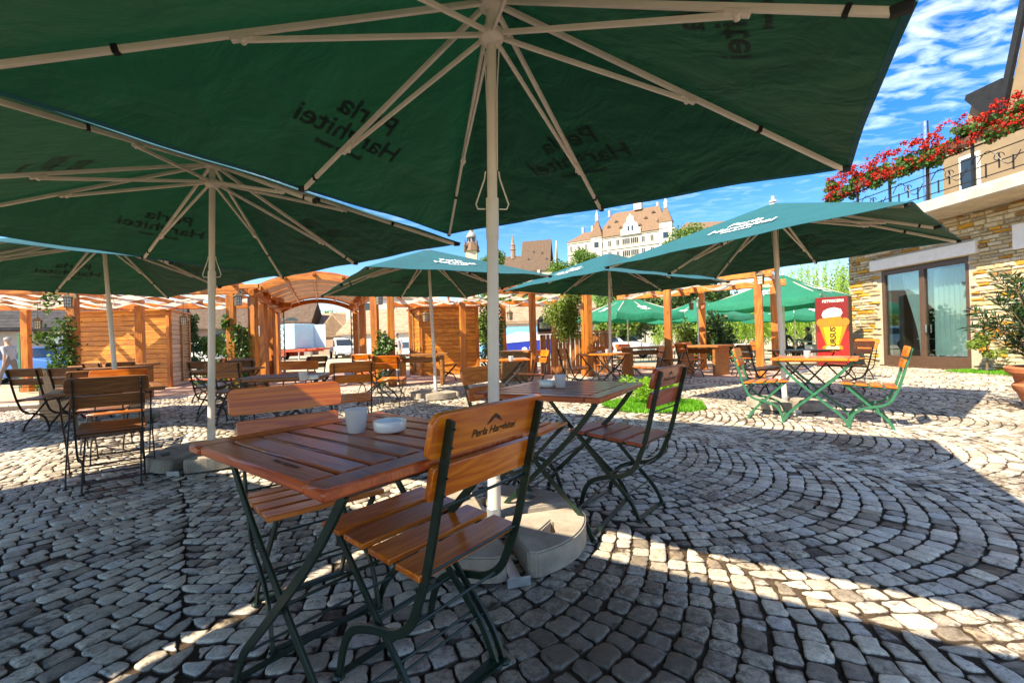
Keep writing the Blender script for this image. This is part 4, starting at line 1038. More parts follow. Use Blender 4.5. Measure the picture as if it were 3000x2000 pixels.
v = at(742, 1050, 13.2); bush('dark leafy bush behind the left gateway post', (v.x, v.y, 0), (.55, .5, .8), 1500, M['vine'], .07)
v = at(650, 1100, 11.6); bush('low shaded bush left of the gateway post, behind the dark chairs', (v.x, v.y, 0), (.7, .5, .42), 1200, M['vine'], .06)
v = at(160, 1060, 13.5); bush('low bright bush at far left beyond the pergola', (v.x, v.y, -.0), (.9, .5, .35), 800, M['tree_leaf'], .07)
v = at(2095, 1000, 14.5); bush('dark round bush behind the garden lamp on the right', (v.x, v.y, 0), (.75, .7, 1.0), 2600, M['dark_leaf'], .06)
v = at(2025, 1000, 15.0); bush('yellow-green bush left of the dark round bush', (v.x, v.y, 0), (.45, .5, .95), 1100, M['tree_leaf'], .06)
# ================================================================== stone house on the right
def mk_stone():
    t = NT('house_stone'); isl = t.n('ShaderNodeNewGeometry').outputs['Random Per Island']; pos = t.n('ShaderNodeNewGeometry').outputs['Position']
    c = t.ramp(isl, [(0, (.50, .40, .24)), (.22, (.60, .51, .35)), (.45, (.38, .31, .21)), (.60, (.62, .55, .41)), (.74, (.54, .42, .24)), (.80, (.58, .31, .045)), (.91, (.48, .22, .03)), (.96, (.30, .18, .08))], 'CONSTANT')
    n1 = t.noise(pos, 14, 6, .7); n2 = t.noise(pos, 55, 4, .7); c = t.mix(1.0, c, t.ramp(n1, [(.3, (.70, .66, .6)), (.65, (1.12, 1.1, 1.05))]), 'MULTIPLY')
    return t.done(t.bsdf(c, .9, 0, t.math('ADD', n1, t.math('MULTIPLY', n2, .4)), .7, .02, .25))
M['stone'] = mk_stone()
M['mortar'] = plain('lime_mortar', (.40, .34, .25), .95, .2, 20, 0, .3)
M['render_beige'] = plain('beige_render', (.23, .17, .105), .9, .15, 2.5, 0, .15)
M['white_stone'] = plain('white_stone_trim', (.72, .68, .62), .7, .08, 6, 0, .1)
M['slab'] = plain('weathered_concrete_edge', (.50, .44, .35), .85, .3, 3.5, 0, .3)
M['brown_frame'] = plain('brown_frame_paint', (.085, .048, .03), .45, .2, 12, 0, .05)
M['slate'] = plain('dark_slate', (.018, .021, .026), .85, .3, 9, 0, .3, .15)
M['room'] = plain('dim_room_wall', (.10, .075, .05), .8, .2, 3, 0, 0)
M['curtain'] = fabric('white_curtain', (.62, .74, .72), (.7, .8, .78), .3, .8, False)
M['wood_dark'] = wood('dark_interior_wood', (.07, .025, .012), (.16, .06, .028), 2, .4, .2)
WX0, WY0, WX1, WY1 = 10.80, 14.07, 11.62, 5.8
wd = Vector((WX1-WX0, WY1-WY0, 0)); WL = wd.length; wd.normalize(); wn_ = Vector((wd.y, -wd.x, 0))     # along wall towards camera; outward normal (-x)
if wn_.x > 0: wn_ = -wn_
WO = Vector((WX0, WY0, 0)); WM = Matrix((wd, -wn_, Vector((0, 0, 1)))).transposed()
def W(s, o, z): return wd*s+wn_*o+Vector((0, 0, z))
D0, D1, DZ = 1.06, 3.34, 2.76
def stone_house():
    t = thing('stone_house', 'stone-clad house on the right with glazed sliding door and a balcony above', 'house', WO)
    mb = MB()
    for s0, s1, z0, z1 in ((0, D0, -.1, 3.8), (D1, WL, -.1, 3.8), (D0, D1, DZ+.02, 3.8)): mb.box(W((s0+s1)/2, -.16, (z0+z1)/2), (s1-s0, .30, z1-z0), WM)
    mb.build('wall', M['mortar'], t)
    mb = MB(); rng = random.Random(5); z = .0
    while z < 3.78:
        h = rng.uniform(.06, .125); s = rng.uniform(-.1, 0)
        while s < WL-.1:
            L = rng.uniform(.12, .46); a, b = max(0, s+.006), min(WL, s+L-.006); zz = min(3.79, z+h-.008)
            if b-a > .04 and not (b > D0-.02 and a < D1+.02 and zz > 0 and z < DZ+.36):
                o = rng.uniform(.012, .055); j = lambda: rng.uniform(-.008, .008)
                P0 = [W(a, -.01, z+.004), W(b, -.01, z+.004), W(b, -.01, zz), W(a, -.01, zz)]
                P1 = [W(a+.012+j(), o+j(), z+.012+j()), W(b-.012+j(), o+j(), z+.012+j()), W(b-.012+j(), o+j(), zz-.008+j()), W(a+.012+j(), o+j(), zz-.008+j())]
                c = W((a+b)/2+j()*3, o+.014+j(), (z+zz)/2)
                mb.add(P0+P1+[c], [(0, 1, 5, 4), (1, 2, 6, 5), (2, 3, 7, 6), (3, 0, 4, 7), (4, 5, 8), (5, 6, 8), (6, 7, 8), (7, 4, 8)])
            s += L
        z += h
    mb.build('stone_cladding', M['stone'], t)
    # end wall (far corner) clad too
    mb = MB(); ed = -wn_; z = 0
    while z < 3.78:
        h = rng.uniform(.07, .13); s = .0
        while s < 4:
            L = rng.uniform(.15, .45); mb.box(ed*(s+L/2)-wd*.01+Vector((0, 0, z+h/2)), (L-.01, .05+rng.uniform(0, .03), h-.008), Matrix((ed, wd, Vector((0, 0, 1)))).transposed()); s += L
        z += h
    mb.build('end_cladding', M['stone'], t)
    # lintel and trim
    mb = MB(); mb.box(W((D0+D1)/2, .04, DZ+.19), (D1-D0+.5, .18, .30), WM); mb.build('lintel', M['white_stone'], t, .01)
    mb = MB(); mb.box(W(4.55, .06, 3.0), (.5, .12, .55), WM); mb.build('stone_block', M['white_stone'], t, .01)
    # door
    mb = MB(); f = .085
    for s in (D0+f/2, (D0+D1)/2, D1-f/2): mb.box(W(s, -.06, DZ/2), (f if s != (D0+D1)/2 else .13, .10, DZ), WM)
    mb.box(W((D0+D1)/2, -.058, DZ-.06), (D1-D0-.01, .10, .12), WM); mb.box(W((D0+D1)/2, -.058, .16), (D1-D0-.01, .095, .30), WM); mb.box(W((D0+D1)/2, .02, .02), (D1-D0+.04, .2, .04), WM)
    dr = mb.build('door', M['brown_frame'], t, .006)
    for a, b in ((D0+f, (D0+D1)/2-.065), ((D0+D1)/2+.065, D1-f)):
        mb = MB(); mb.box(W((a+b)/2, -.07, (DZ-.12+.31)/2), (b-a, .008, DZ-.12-.31), WM); mb.build('pane', M['pane'], dr)
    mb = MB(); mb.box(W((D0+D1)/2+.09, .0, 1.05), (.03, .04, .22), WM); mb.build('handle', M['chrome'], dr, .006)
    # room behind
    mb = MB(); a, b, dep = D0-.6, D1+.8, 3.4
    m = lambda s0, s1, o0, o1, z0, z1: mb.box(W((s0+s1)/2, (o0+o1)/2, (z0+z1)/2), (abs(s1-s0), abs(o1-o0), z1-z0), WM)
    m(a, b, -dep, -dep-.1, 0, 3.3); m(a-.1, a, -.32, -dep, 0, 3.3); m(b, b+.1, -.32, -dep, 0, 3.3); m(a, b, -.32, -dep, 3.3, 3.4); m(a, b, -.32, -dep, -.06, .0)
    mb.build('room', M['room'], t)
    # balcony
    mb = MB(); mb.box(W(WL/2-.1, .58, 3.945), (WL+.2, 1.20, .29), WM); mb.build('balcony_slab', M['slab'], t, .03)
    mb = MB(); mb.box(W(WL/2-.1, -2.1, 3.945), (WL+.2, 4.1, .28), WM); mb.build('terrace_roof', M['slab'], t)
    mb = MB(); rz = 4.09; n = 9
    for k in range(4):
        z = rz+.14+.24*k; mb.tube([W(.5, 1.10, z), W(WL, 1.10, z)], .012 if k < 3 else .02, 6)
    mb.build('railing', M['steel_black'], t)
    for i in range(n):
        s = .55+(WL-.7)*i/(n-1); mb = MB(); mb.box(W(s, 1.10, rz+.5), (.045, .045, 1.0), WM); o = mb.build('railing_post', M['steel_black'], t)
        if i < n-1:
            mb = MB(); e = (WL-.7)/(n-1)
            for q in (.25, .5, .75): mb.box(W(s+e*q, 1.10, rz+.26+.12*(q == .5)), (.022, .02, .30), WM)
            pts = [W(s+e*(.1+.8*u), 1.12, rz+.45+.20*math.sin(u*2*PI)) for u in [k/14 for k in range(15)]]; mb.tube(pts, .010, 5)
            pts = [W(s+e*.5+.11*math.cos(a)*(1-a/9), 1.12, rz+.45+.11*math.sin(a)*(1-a/9)) for a in [k*.5 for k in range(15)]]; mb.tube(pts, .009, 5)
            mb.build('scroll_work', M['steel_black'], o)
    # upper storey
    mb = MB(); xs_ = -1.6
    def poly(ps, th, name, mat): 
        m2 = MB(); m2.prism([W(s, xs_, z) for s, z in ps], (0, 0, 0), -wn_*th); return m2.build(name, mat, t)
    poly([(1.5, 4.09), (WL, 4.09), (WL, 10.2), (3.86, 10.2), (3.05, 6.5), (1.5, 6.2)], 4, 'upper_wall', M['render_beige'])
    m2 = MB(); m2.bar(W(2.98, xs_+.10, 6.4), W(3.9, xs_+.10, 10.6), .13, .14, wn_); m2.build('verge_board', M['slate'], t, .01)
    m2 = MB(); m2.box(W(4.1, xs_+.02, 7.3), (.62, .06, 1.3), WM); wdw = m2.build('window', M['white_stone'], t, .01); m2 = MB(); m2.box(W(4.1, xs_+.05, 7.3), (.46, .03, 1.12), WM); m2.build('pane', M['dark_pane'], wdw)
    m2 = MB(); m2.box(W(5.3, xs_+.03, 5.1), (1.2, .05, 1.9), WM); wdw = m2.build('window', M['white_stone'], t, .01); m2 = MB(); m2.box(W(5.3, xs_+.06, 5.1), (1.0, .03, 1.7), WM); m2.build('pane', M['dark_pane'], wdw)
    m2 = MB(); m2.box(W(2.2, xs_+.03, 4.95), (.5, .05, 1.6), WM); wdw = m2.build('window', M['white_stone'], t, .01); m2 = MB(); m2.box(W(2.2, xs_+.06, 4.95), (.36, .03, 1.4), WM); m2.build('pane', M['dark_pane'], wdw)
    # dormer with slate roof beyond
    m2 = MB(); m2.prism([W(1.80, xs_-.3, 5.4), W(2.8, xs_-.3, 5.4), W(2.75, xs_-.3, 6.2), W(2.05, xs_-.3, 7.2), W(1.92, xs_-.3, 6.9)], (0, 0, 0), -wn_*2); m2.build('dormer_wall', M['render_beige'], t)
    m2 = MB(); m2.prism([W(2.02, xs_-.1, 7.32), W(2.86, xs_-.1, 6.10), W(2.98, xs_-.1, 6.2), W(2.88, xs_-.1, 7.42), W(2.06, xs_-.1, 7.44)], (0, 0, 0), -wn_*2.2); m2.build('dormer_roof', M['slate'], t)
    m2 = MB(); p = W(1.35, -1.25, 0); m2.tube([p+Vector((0, 0, 4.1)), p+Vector((0, 0, 7.05))], .085, 16); m2.build('flue_pipe', M['chrome'], t, 0, True)
    return t
stone_house()
def curtain(s0, s1, o, z0, z1, label, pull=0.0):
    Vv = []; Ff = []; n, m = 60, 10
    for i in range(n+1):
        for j in range(m+1):
            u, v = i/n, j/m; s = s0+(s1-s0)*(u*(1-pull*math.sin(v*PI/2)**1.5)+pull*math.sin(v*PI/2)**1.5*.95); Vv.append(tuple(WO+W(s, o+.035*math.sin(u*46)*(.4+.6*v), z1+(z0-z1)*v)))
    for i in range(n):
        for j in range(m): q = i*(m+1)+j; Ff.append((q, q+1, q+m+2, q+m+1))
    tag(np_mesh('curtain', Vv, Ff, M['curtain'], smooth=True), label, 'curtain')
curtain(2.30, 3.22, -.26, .32, 2.6, 'closed white curtain behind the right pane of the glazed door')
curtain(1.45, 2.12, -.26, .32, 2.6, 'gathered white curtain swept aside behind the left door pane', .75)
def room_chair():
    t = thing('dining_chair', 'dark wooden dining chair inside the house, seen through the left door pane', 'chair', WO+W(1.75, -.75, .0), 1.2)
    mb = MB(); mb.box((0, 0, .45), (.42, .42, .04)); mb.build('seat', M['wood_dark'], t, .01); mb = MB()
    mb.box((0, -.21, .95), (.42, .03, .10)); mb.box((0, -.205, .68), (.36, .02, .06))
    for x in (-.12, 0, .12): mb.box((x, -.207, .8), (.03, .02, .26))
    mb.build('backrest', M['wood_dark'], t, .006)
    for x in (-.19, .19):
        mb = MB(); mb.box((x, .19, .22), (.04, .04, .44)); mb.build('leg', M['wood_dark'], t); mb = MB(); mb.bar((x, -.19, 0), (x, -.215, 1.0), .04, .035, (1, 0, 0)); mb.build('leg', M['wood_dark'], t)
    t = thing('dining_table', 'table with a white cloth inside the house, behind the left door pane', 'table', WO+W(1.5, -1.7, 0)); mb = MB(); mb.box((0, 0, .75), (.9, 1.2, .03)); mb.build('tablecloth_top', M['white_stone'], t, .01)
    for x in (-.38, .38):
        for y in (-.5, .5): mb = MB(); mb.box((x, y, .37), (.05, .05, .73)); mb.build('leg', M['wood_dark'], t)
room_chair()
# geranium boxes along the balcony
M['geranium'] = leafmat('geranium_leaf', [(.03, .09, .02), (.06, .15, .03), (.10, .20, .05)], .3)
M['petal'] = leafmat('red_petal', [(.22, .004, .002), (.42, .014, .004), (.30, .006, .006), (.55, .05, .010)], .1, .95)
def flower_boxes():
    n = 8; e = (WL-.5)/n
    names = ['far', 'second', 'third', 'fourth', 'fifth', 'sixth', 'seventh', 'nearest']
    for i in range(n):
        s = .55+e*(i+.5); o = WO+W(s, 1.16, 5.02)
        lab = {0: 'flower box with red geraniums at the far left end of the balcony railing', n-1: 'flower box with red geraniums at the right edge of the picture, on the railing'}.get(i, 'box of red geraniums on the balcony railing, %s from its far left end' % names[i])
        t = thing('flower_box', lab, 'flower box', o, math.atan2(wd.y, wd.x), 'geranium boxes on the balcony railing')
        mb = MB(); mb.box((0, 0, .08), (e-.04, .18, .16)); mb.build('planter', M['wood_dark'], t, .01)
        P = np.vstack([clump((RNG.uniform(-e/2, e/2), RNG.uniform(-.06, .08), RNG.uniform(-.10, .36)), (.24, .22, .20), 130, 3) for k in range(13)]); leaves('foliage', P, .036, M['geranium'], t, asp=1.15)
        Q = np.vstack([np.array([RNG.uniform(-e/2, e/2), RNG.uniform(-.24, .12), RNG.uniform(-.08, .62)])+RNG.normal(0, .034, (22, 3)) for k in range(58)]); leaves('flower', Q, .024, M['petal'], t, asp=1.1)
flower_boxes()
# pots and plants
def oleander():
    c = Vector((6.42, 5.22, 0.004)); t = thing('plant_pot', 'large terracotta pot with a double rim at the right edge', 'pot', c); mb = MB()
    mb.lathe([(0, 0), (.24, 0), (.26, .03), (.27, .07), (.33, .22), (.36, .26), (.37, .31), (.34, .34), (.36, .42), (.42, .47), (.43, .52), (.40, .54), (.36, .53), (.34, .47), (0, .46)], n=40); mb.build('body', M['terracotta'], t, 0, True)
    mb = MB(); mb.lathe([(.338, .45), (.338, .485), (0, .50)], n=24); mb.build('soil', M['soil'], t)
    t = thing('oleander', 'oleander bush with long narrow dark leaves growing from the terracotta pot', 'plant', c+Vector((0, 0, .49))); P = []; Dd = []; st = MB()
    for k in range(46):
        a = RNG.uniform(0, 2*PI); sp = RNG.uniform(.15, 1.12); h = RNG.uniform(.55, 1.5)*(1.05-.35*sp); pts = []
        for u in np.linspace(0, 1, 7): pts.append(Vector((.10*math.cos(a)+sp*.85*u**1.2*math.cos(a), .10*math.sin(a)+sp*.85*u**1.2*math.sin(a), h*u)))
        st.tube(pts, [.013, .012, .010, .009, .007, .005, .003], 5)
        for i in range(3, 7):
            b = pts[i]; dv = (pts[i]-pts[i-1]).normalized(); m = 15 if i < 6 else 22
            for q in range(m):
                f = RNG.uniform(-.6, .15); bb = b+dv*f*.22; ang = RNG.uniform(0, 2*PI); side = dv.orthogonal().normalized(); side.rotate(Matrix.Rotation(ang, 3, dv)); ld = (side*RNG.uniform(.6, 1)+dv*RNG.uniform(.2, .9)).normalized()
                P.append(bb+ld*.065); Dd.append(ld)
    V, F = leaf_geo(np.array([tuple(v) for v in P]), .062, 6.5, np.array([tuple(v) for v in Dd]), .35); np_mesh('foliage', V, F, M['oleander'], t); st.build('stem', M['bark'], t, 0, True)
oleander()
p = WO+W(4.0, .45, 0)
def sapling():
    t = thing('sapling', 'thin leafy sapling at the stone wall, between the door and the pot', 'plant', (p.x, p.y, 0)); leaves('foliage', np.vstack([clump((-.1, 0, .72), (.36, .3, .24), 420, 5), clump((.1, 0, .42), (.25, .25, .2), 160, 4)]), .045, M['tree_leaf'], t); mb = MB(); mb.tube([(0, 0, -.05), (.03, 0, .4), (0, 0, .95)], [.022, .018, .008], 6); mb.build('stem', M['bark'], t)
sapling()
n = 5000; s = RNG.uniform(3.35, 6.6, n); o = RNG.uniform(.03, .75, n)*(1-.0*s); P = np.array([tuple(WO+W(a, b, RNG.uniform(.0, .03))) for a, b in zip(s, o)])
tag(leaves('grass', P, .045, M['grass'], None, asp=7, dirs=np.tile([0, 0, 1.], (n, 1)), spread=1.2), 'strip of grass along the foot of the stone wall', 'grass', kind='stuff')
# ------------------------------------------------------------------ red beer sign
def flat(name, col, rough=.35): t = NT(name); return t.done(t.bsdf(col, rough, 0, None, spec=.5, coat=.2))
def beer_sign():
    M['sign_red'] = flat('sign_red', (.62, .012, .012)); M['sign_dark'] = flat('sign_dark_red', (.17, .006, .006)); M['sign_yellow'] = flat('sign_yellow', (.85, .50, .02)); M['sign_pale'] = flat('sign_pale_yellow', (.95, .80, .30)); M['sign_amber'] = flat('sign_amber', (.42, .16, .015)); M['sign_foam'] = flat('sign_foam', (.80, .72, .62)); M['sign_black'] = flat('sign_black', (.02, .012, .01)); M['sign_orange'] = flat('sign_orange', (.80, .18, .01))
    c = at(2445, 1066, 13.3); t = thing('beer_sign', 'tall red beer advertising box with a glowing mug picture, beside the stone wall', 'sign', (c.x, c.y, .004), -.80); w_, h_ = .80, 2.06
    mb = MB(); prof = [(-w_/2, -.16), (w_/2, -.16), (w_/2+.06, .02), (w_/2-.02, .20), (-w_/2+.02, .20), (-w_/2-.06, .02)]
    mb.prism([(x, y, .02) for x, y in prof], (0, 0, 0), (0, 0, h_)); mb.build('casing', M['brown_frame'], t, .012)
    y = -.165
    def sh(nm, pts, mat, lay):
        m2 = MB(); m2.prism([(x, y-.003*lay, z) for x, z in pts], (0, 0, 0), (0, -.002, 0)); return m2.build(nm, M[mat], t)
    sh('front_panel', [(-w_/2+.01, .03), (w_/2-.01, .03), (w_/2-.01, 1.02), (-w_/2+.01, 1.02)], 'sign_red', 1)
    sh('front_panel', [(-w_/2+.01, 1.022), (w_/2-.01, 1.022), (w_/2-.01, 2.07), (-w_/2+.01, 2.07)], 'sign_dark', 1)
    sh('beam_print', [(-.13, .52), (.13, .52), (.36, 1.20), (-.32, 1.20)], 'sign_orange', 2); sh('beam_print', [(-.11, .54), (.11, .54), (.24, 1.20), (-.22, 1.20)], 'sign_yellow', 3)
    el = lambda cx, cz, a, b, n=24: [(cx+a*math.cos(2*PI*k/n), cz+b*math.sin(2*PI*k/n)) for k in range(n)]
    sh('glow_print', el(0, .56, .26, .11), 'sign_orange', 4); sh('glow_print', el(0, .56, .17, .075), 'sign_pale', 5)
    sh('mug_print', [(-.25, 1.18), (.25, 1.18), (.23, 1.48), (-.22, 1.48)], 'sign_amber', 4); sh('mug_print', [p_ for p_ in el(-.28, 1.32, .11, .12)], 'sign_amber', 3); sh('mug_print', el(.31, 1.32, .11, .12), 'sign_amber', 3); sh('mug_print', el(0, 1.33, .09, .09), 'sign_orange', 5)
    sh('foam_print', [(-.22, 1.46), (.20, 1.49), (.26, 1.58), (.22, 1.70), (.06, 1.76), (-.10, 1.73), (-.21, 1.66), (-.25, 1.55)], 'sign_foam', 6)
    mb = MB(); put_text(mb, 'URSUS', .20, (.02, y-.022, .88), (0, 0, 1), (-1, 0, 0), .1, .006); mb.build('lettering', M['sign_black'], t)
    mb = MB(); put_text(mb, 'PETRECERII', .105, (.03, y-.010, 1.95), (1, 0, 0), (0, 0, 1), 0, .003); mb.build('lettering', M['sign_foam'], t)
    sh('base_strip', [(-w_/2+.01, .03), (w_/2-.01, .03), (w_/2-.01, .14), (-w_/2+.01, .14)], 'sign_dark', 3)
beer_sign()
# ================================================================== terrace beyond, right
def make_parasol():
    t = thing('parasol', 'x', 'umbrella'); a, zc, za = 1.95, 2.35, 3.35; tips = []
    for k in range(8): an = k*PI/4; r = a*(math.sqrt(2) if k % 2 else 1); tips.append(Vector((r*math.cos(an), r*math.sin(an), zc)))
    ap = Vector((0, 0, za)); V = []; F = []; N1, N2 = 12, 7
    for k in range(8):
        A, B = tips[k], tips[(k+1) % 8]; b = len(V)
        for i in range(N1+1):
            for j in range(N2+1):
                r, u = i/N1, j/N2; arc = math.sin(PI*u); p = ap+(A.lerp(B, u)-ap)*r; p.z -= .10*math.sin(PI*r)*.8+.09*arc*r*r; p.z += .02*arc*math.sin(7*u+9*r+k); V.append(p)
        for j in range(N2+1):      # valance
            u = j/N2; arc = math.sin(PI*u); p = A.lerp(B, u); V.append(p+Vector((0, 0, -.26-.09*arc))*1.0+Vector((p.x, p.y, 0))*.006*math.sin(j*2.3))
        for i in range(N1+1):
            for j in range(N2): q = b+i*(N2+1)+j; F.append((q, q+N2+1, q+N2+2, q+1))
    mb = MB(); mb.add(V, F); c = mb.build('canopy', M['parasol'], t, fixn=False); c.data.polygons.foreach_set('use_smooth', [True]*len(c.data.polygons))
    e = MB()
    for q in range(4):
        an = q*PI/2; n = Vector((math.cos(an), math.sin(an), 0)); right = (-n).cross(Vector((0, 0, 1))); sl = math.hypot(1, (za-zc)/a)
        def fn(p): m = max(abs(p.x), abs(p.y))/a; return Vector((p.x, p.y, za-(za-zc)*m-.08*math.sin(PI*m)+.03))
        for i in range(3): e.add([fn(n*(1.25+.10*math.sin(k*PI/8))+right*(.16*(i-1)+.10*math.cos(k*PI/8))) for k in range(16)], [tuple(range(16))])
        put_text(e, 'URSUS', .20, n*1.5, right, -n/sl, .1, .006, fn)
    e.build('lettering', M['white_print'], c)
    mb = MB(); mb.tube([(0, 0, 0), (0, 0, za+.05)], .035, 12); mb.lathe([(.05, za-.02), (.03, za+.06), (0, za+.1)], n=10); mb.build('pole', M['pole'], t, 0, True)
    mb = MB(); mb.lathe([(.36, 0), (.36, .08), (.30, .11), (.05, .13), (0, .13)], n=20); mb.build('foot', M['concrete'], t, 0, True)
    for k in range(8): mb = MB(); T = tips[k]; mb.bar((0, 0, za-.10), T+Vector((0, 0, -.05)), .025, .03); mb.build('rib', M['pole'], t)
    return t
PR = make_parasol()
for i, (px, d, yw, sc, lab) in enumerate([(2298, 17.2, .62, 1.0, 'bright green parasol with white emblem, behind the thick posts left of the stone house'), (1840, 19.5, .35, .85, 'bright green parasol behind the bar, left of the thick pergola post'), (2050, 22, .5, .9, 'bright green parasol behind the garden lamp'), (2330, 24.5, .2, .95, 'bright green parasol furthest right behind the red sign')]):
    q = at(px, 990, d); place(PR, i > 0, (q.x, q.y, ground_z(q.x, q.y)), yw, lab, 'bright green parasols', (sc, sc, 1.0 if i == 0 else .9))
def make_metal_chair():
    t = thing('metal_chair', 'x', 'chair'); mb = MB(); mb.lathe([(0, .44), (.20, .44), (.205, .452), (0, .46)], n=18); mb.build('seat', M['steel_black'], t)
    mb = MB(); mb.tube([(.19*math.cos(a), -.05-.17*math.sin(a)*.9, .46+.42*math.sin(a)) for a in [k*PI/10 for k in range(11)]], .011, 6)
    for x in (-.1, 0, .1): mb.tube([(x, -.17, .46), (x*.8, -.2, .66), (x*.4, -.2, .83)], .007, 5)
    mb.tube([(.07*math.cos(a), -.2, .66+.07*math.sin(a)) for a in [k*PI/6 for k in range(13)]], .006, 5); mb.build('backrest', M['steel_black'], t)
    for sx in (-1, 1):
        for sy in (-1, 1): mb = MB(); mb.tube([(sx*.14, sy*.14, .44), (sx*.17, sy*.17, .2), (sx*.21, sy*.21, 0)], .011, 6); mb.build('leg', M['steel_black'], t)
    return t
MC = make_metal_chair()
def make_metal_table():
    t = thing('metal_table', 'x', 'table'); mb = MB(); mb.lathe([(0, .70), (.42, .70), (.43, .715), (.42, .73), (0, .73)], n=28); mb.build('tabletop', M['white_stone'], t)
    for k in range(3): a = k*2.09; mb = MB(); mb.tube([(.05*math.cos(a), .05*math.sin(a), .70), (.08*math.cos(a), .08*math.sin(a), .3), (.32*math.cos(a), .32*math.sin(a), 0)], .014, 6); mb.build('leg', M['steel_black'], t)
    return t
MT = make_metal_table()
k = 0
spots = [(2165, 16.0), (2120, 18.5), (2350, 17.8), (2030, 19.5), (1930, 20.5)]
for i, (px, d) in enumerate(spots):
    q = at(px, 1000, d); where = ['behind the large heavy table', 'beneath the big bright green parasol', 'left of the red sign, by the seated people', 'behind the garden lamp', 'behind the thick pergola post'][i]
    place(MT, i > 0, (q.x, q.y, ground_z(q.x, q.y)), 0, 'round white garden table '+where, 'round garden tables')
    for j in range(4):
        a = j*PI/2+.4*i; side = ['right of', 'behind', 'left of', 'in front of'][j]
        place(MC, k > 0, (q.x+.62*math.cos(a), q.y+.62*math.sin(a), ground_z(q.x, q.y)), a+PI/2, 'black wire garden chair %s the round table %s' % (side, where.replace('left of the red sign, ', '')), 'black garden chairs'); k += 1
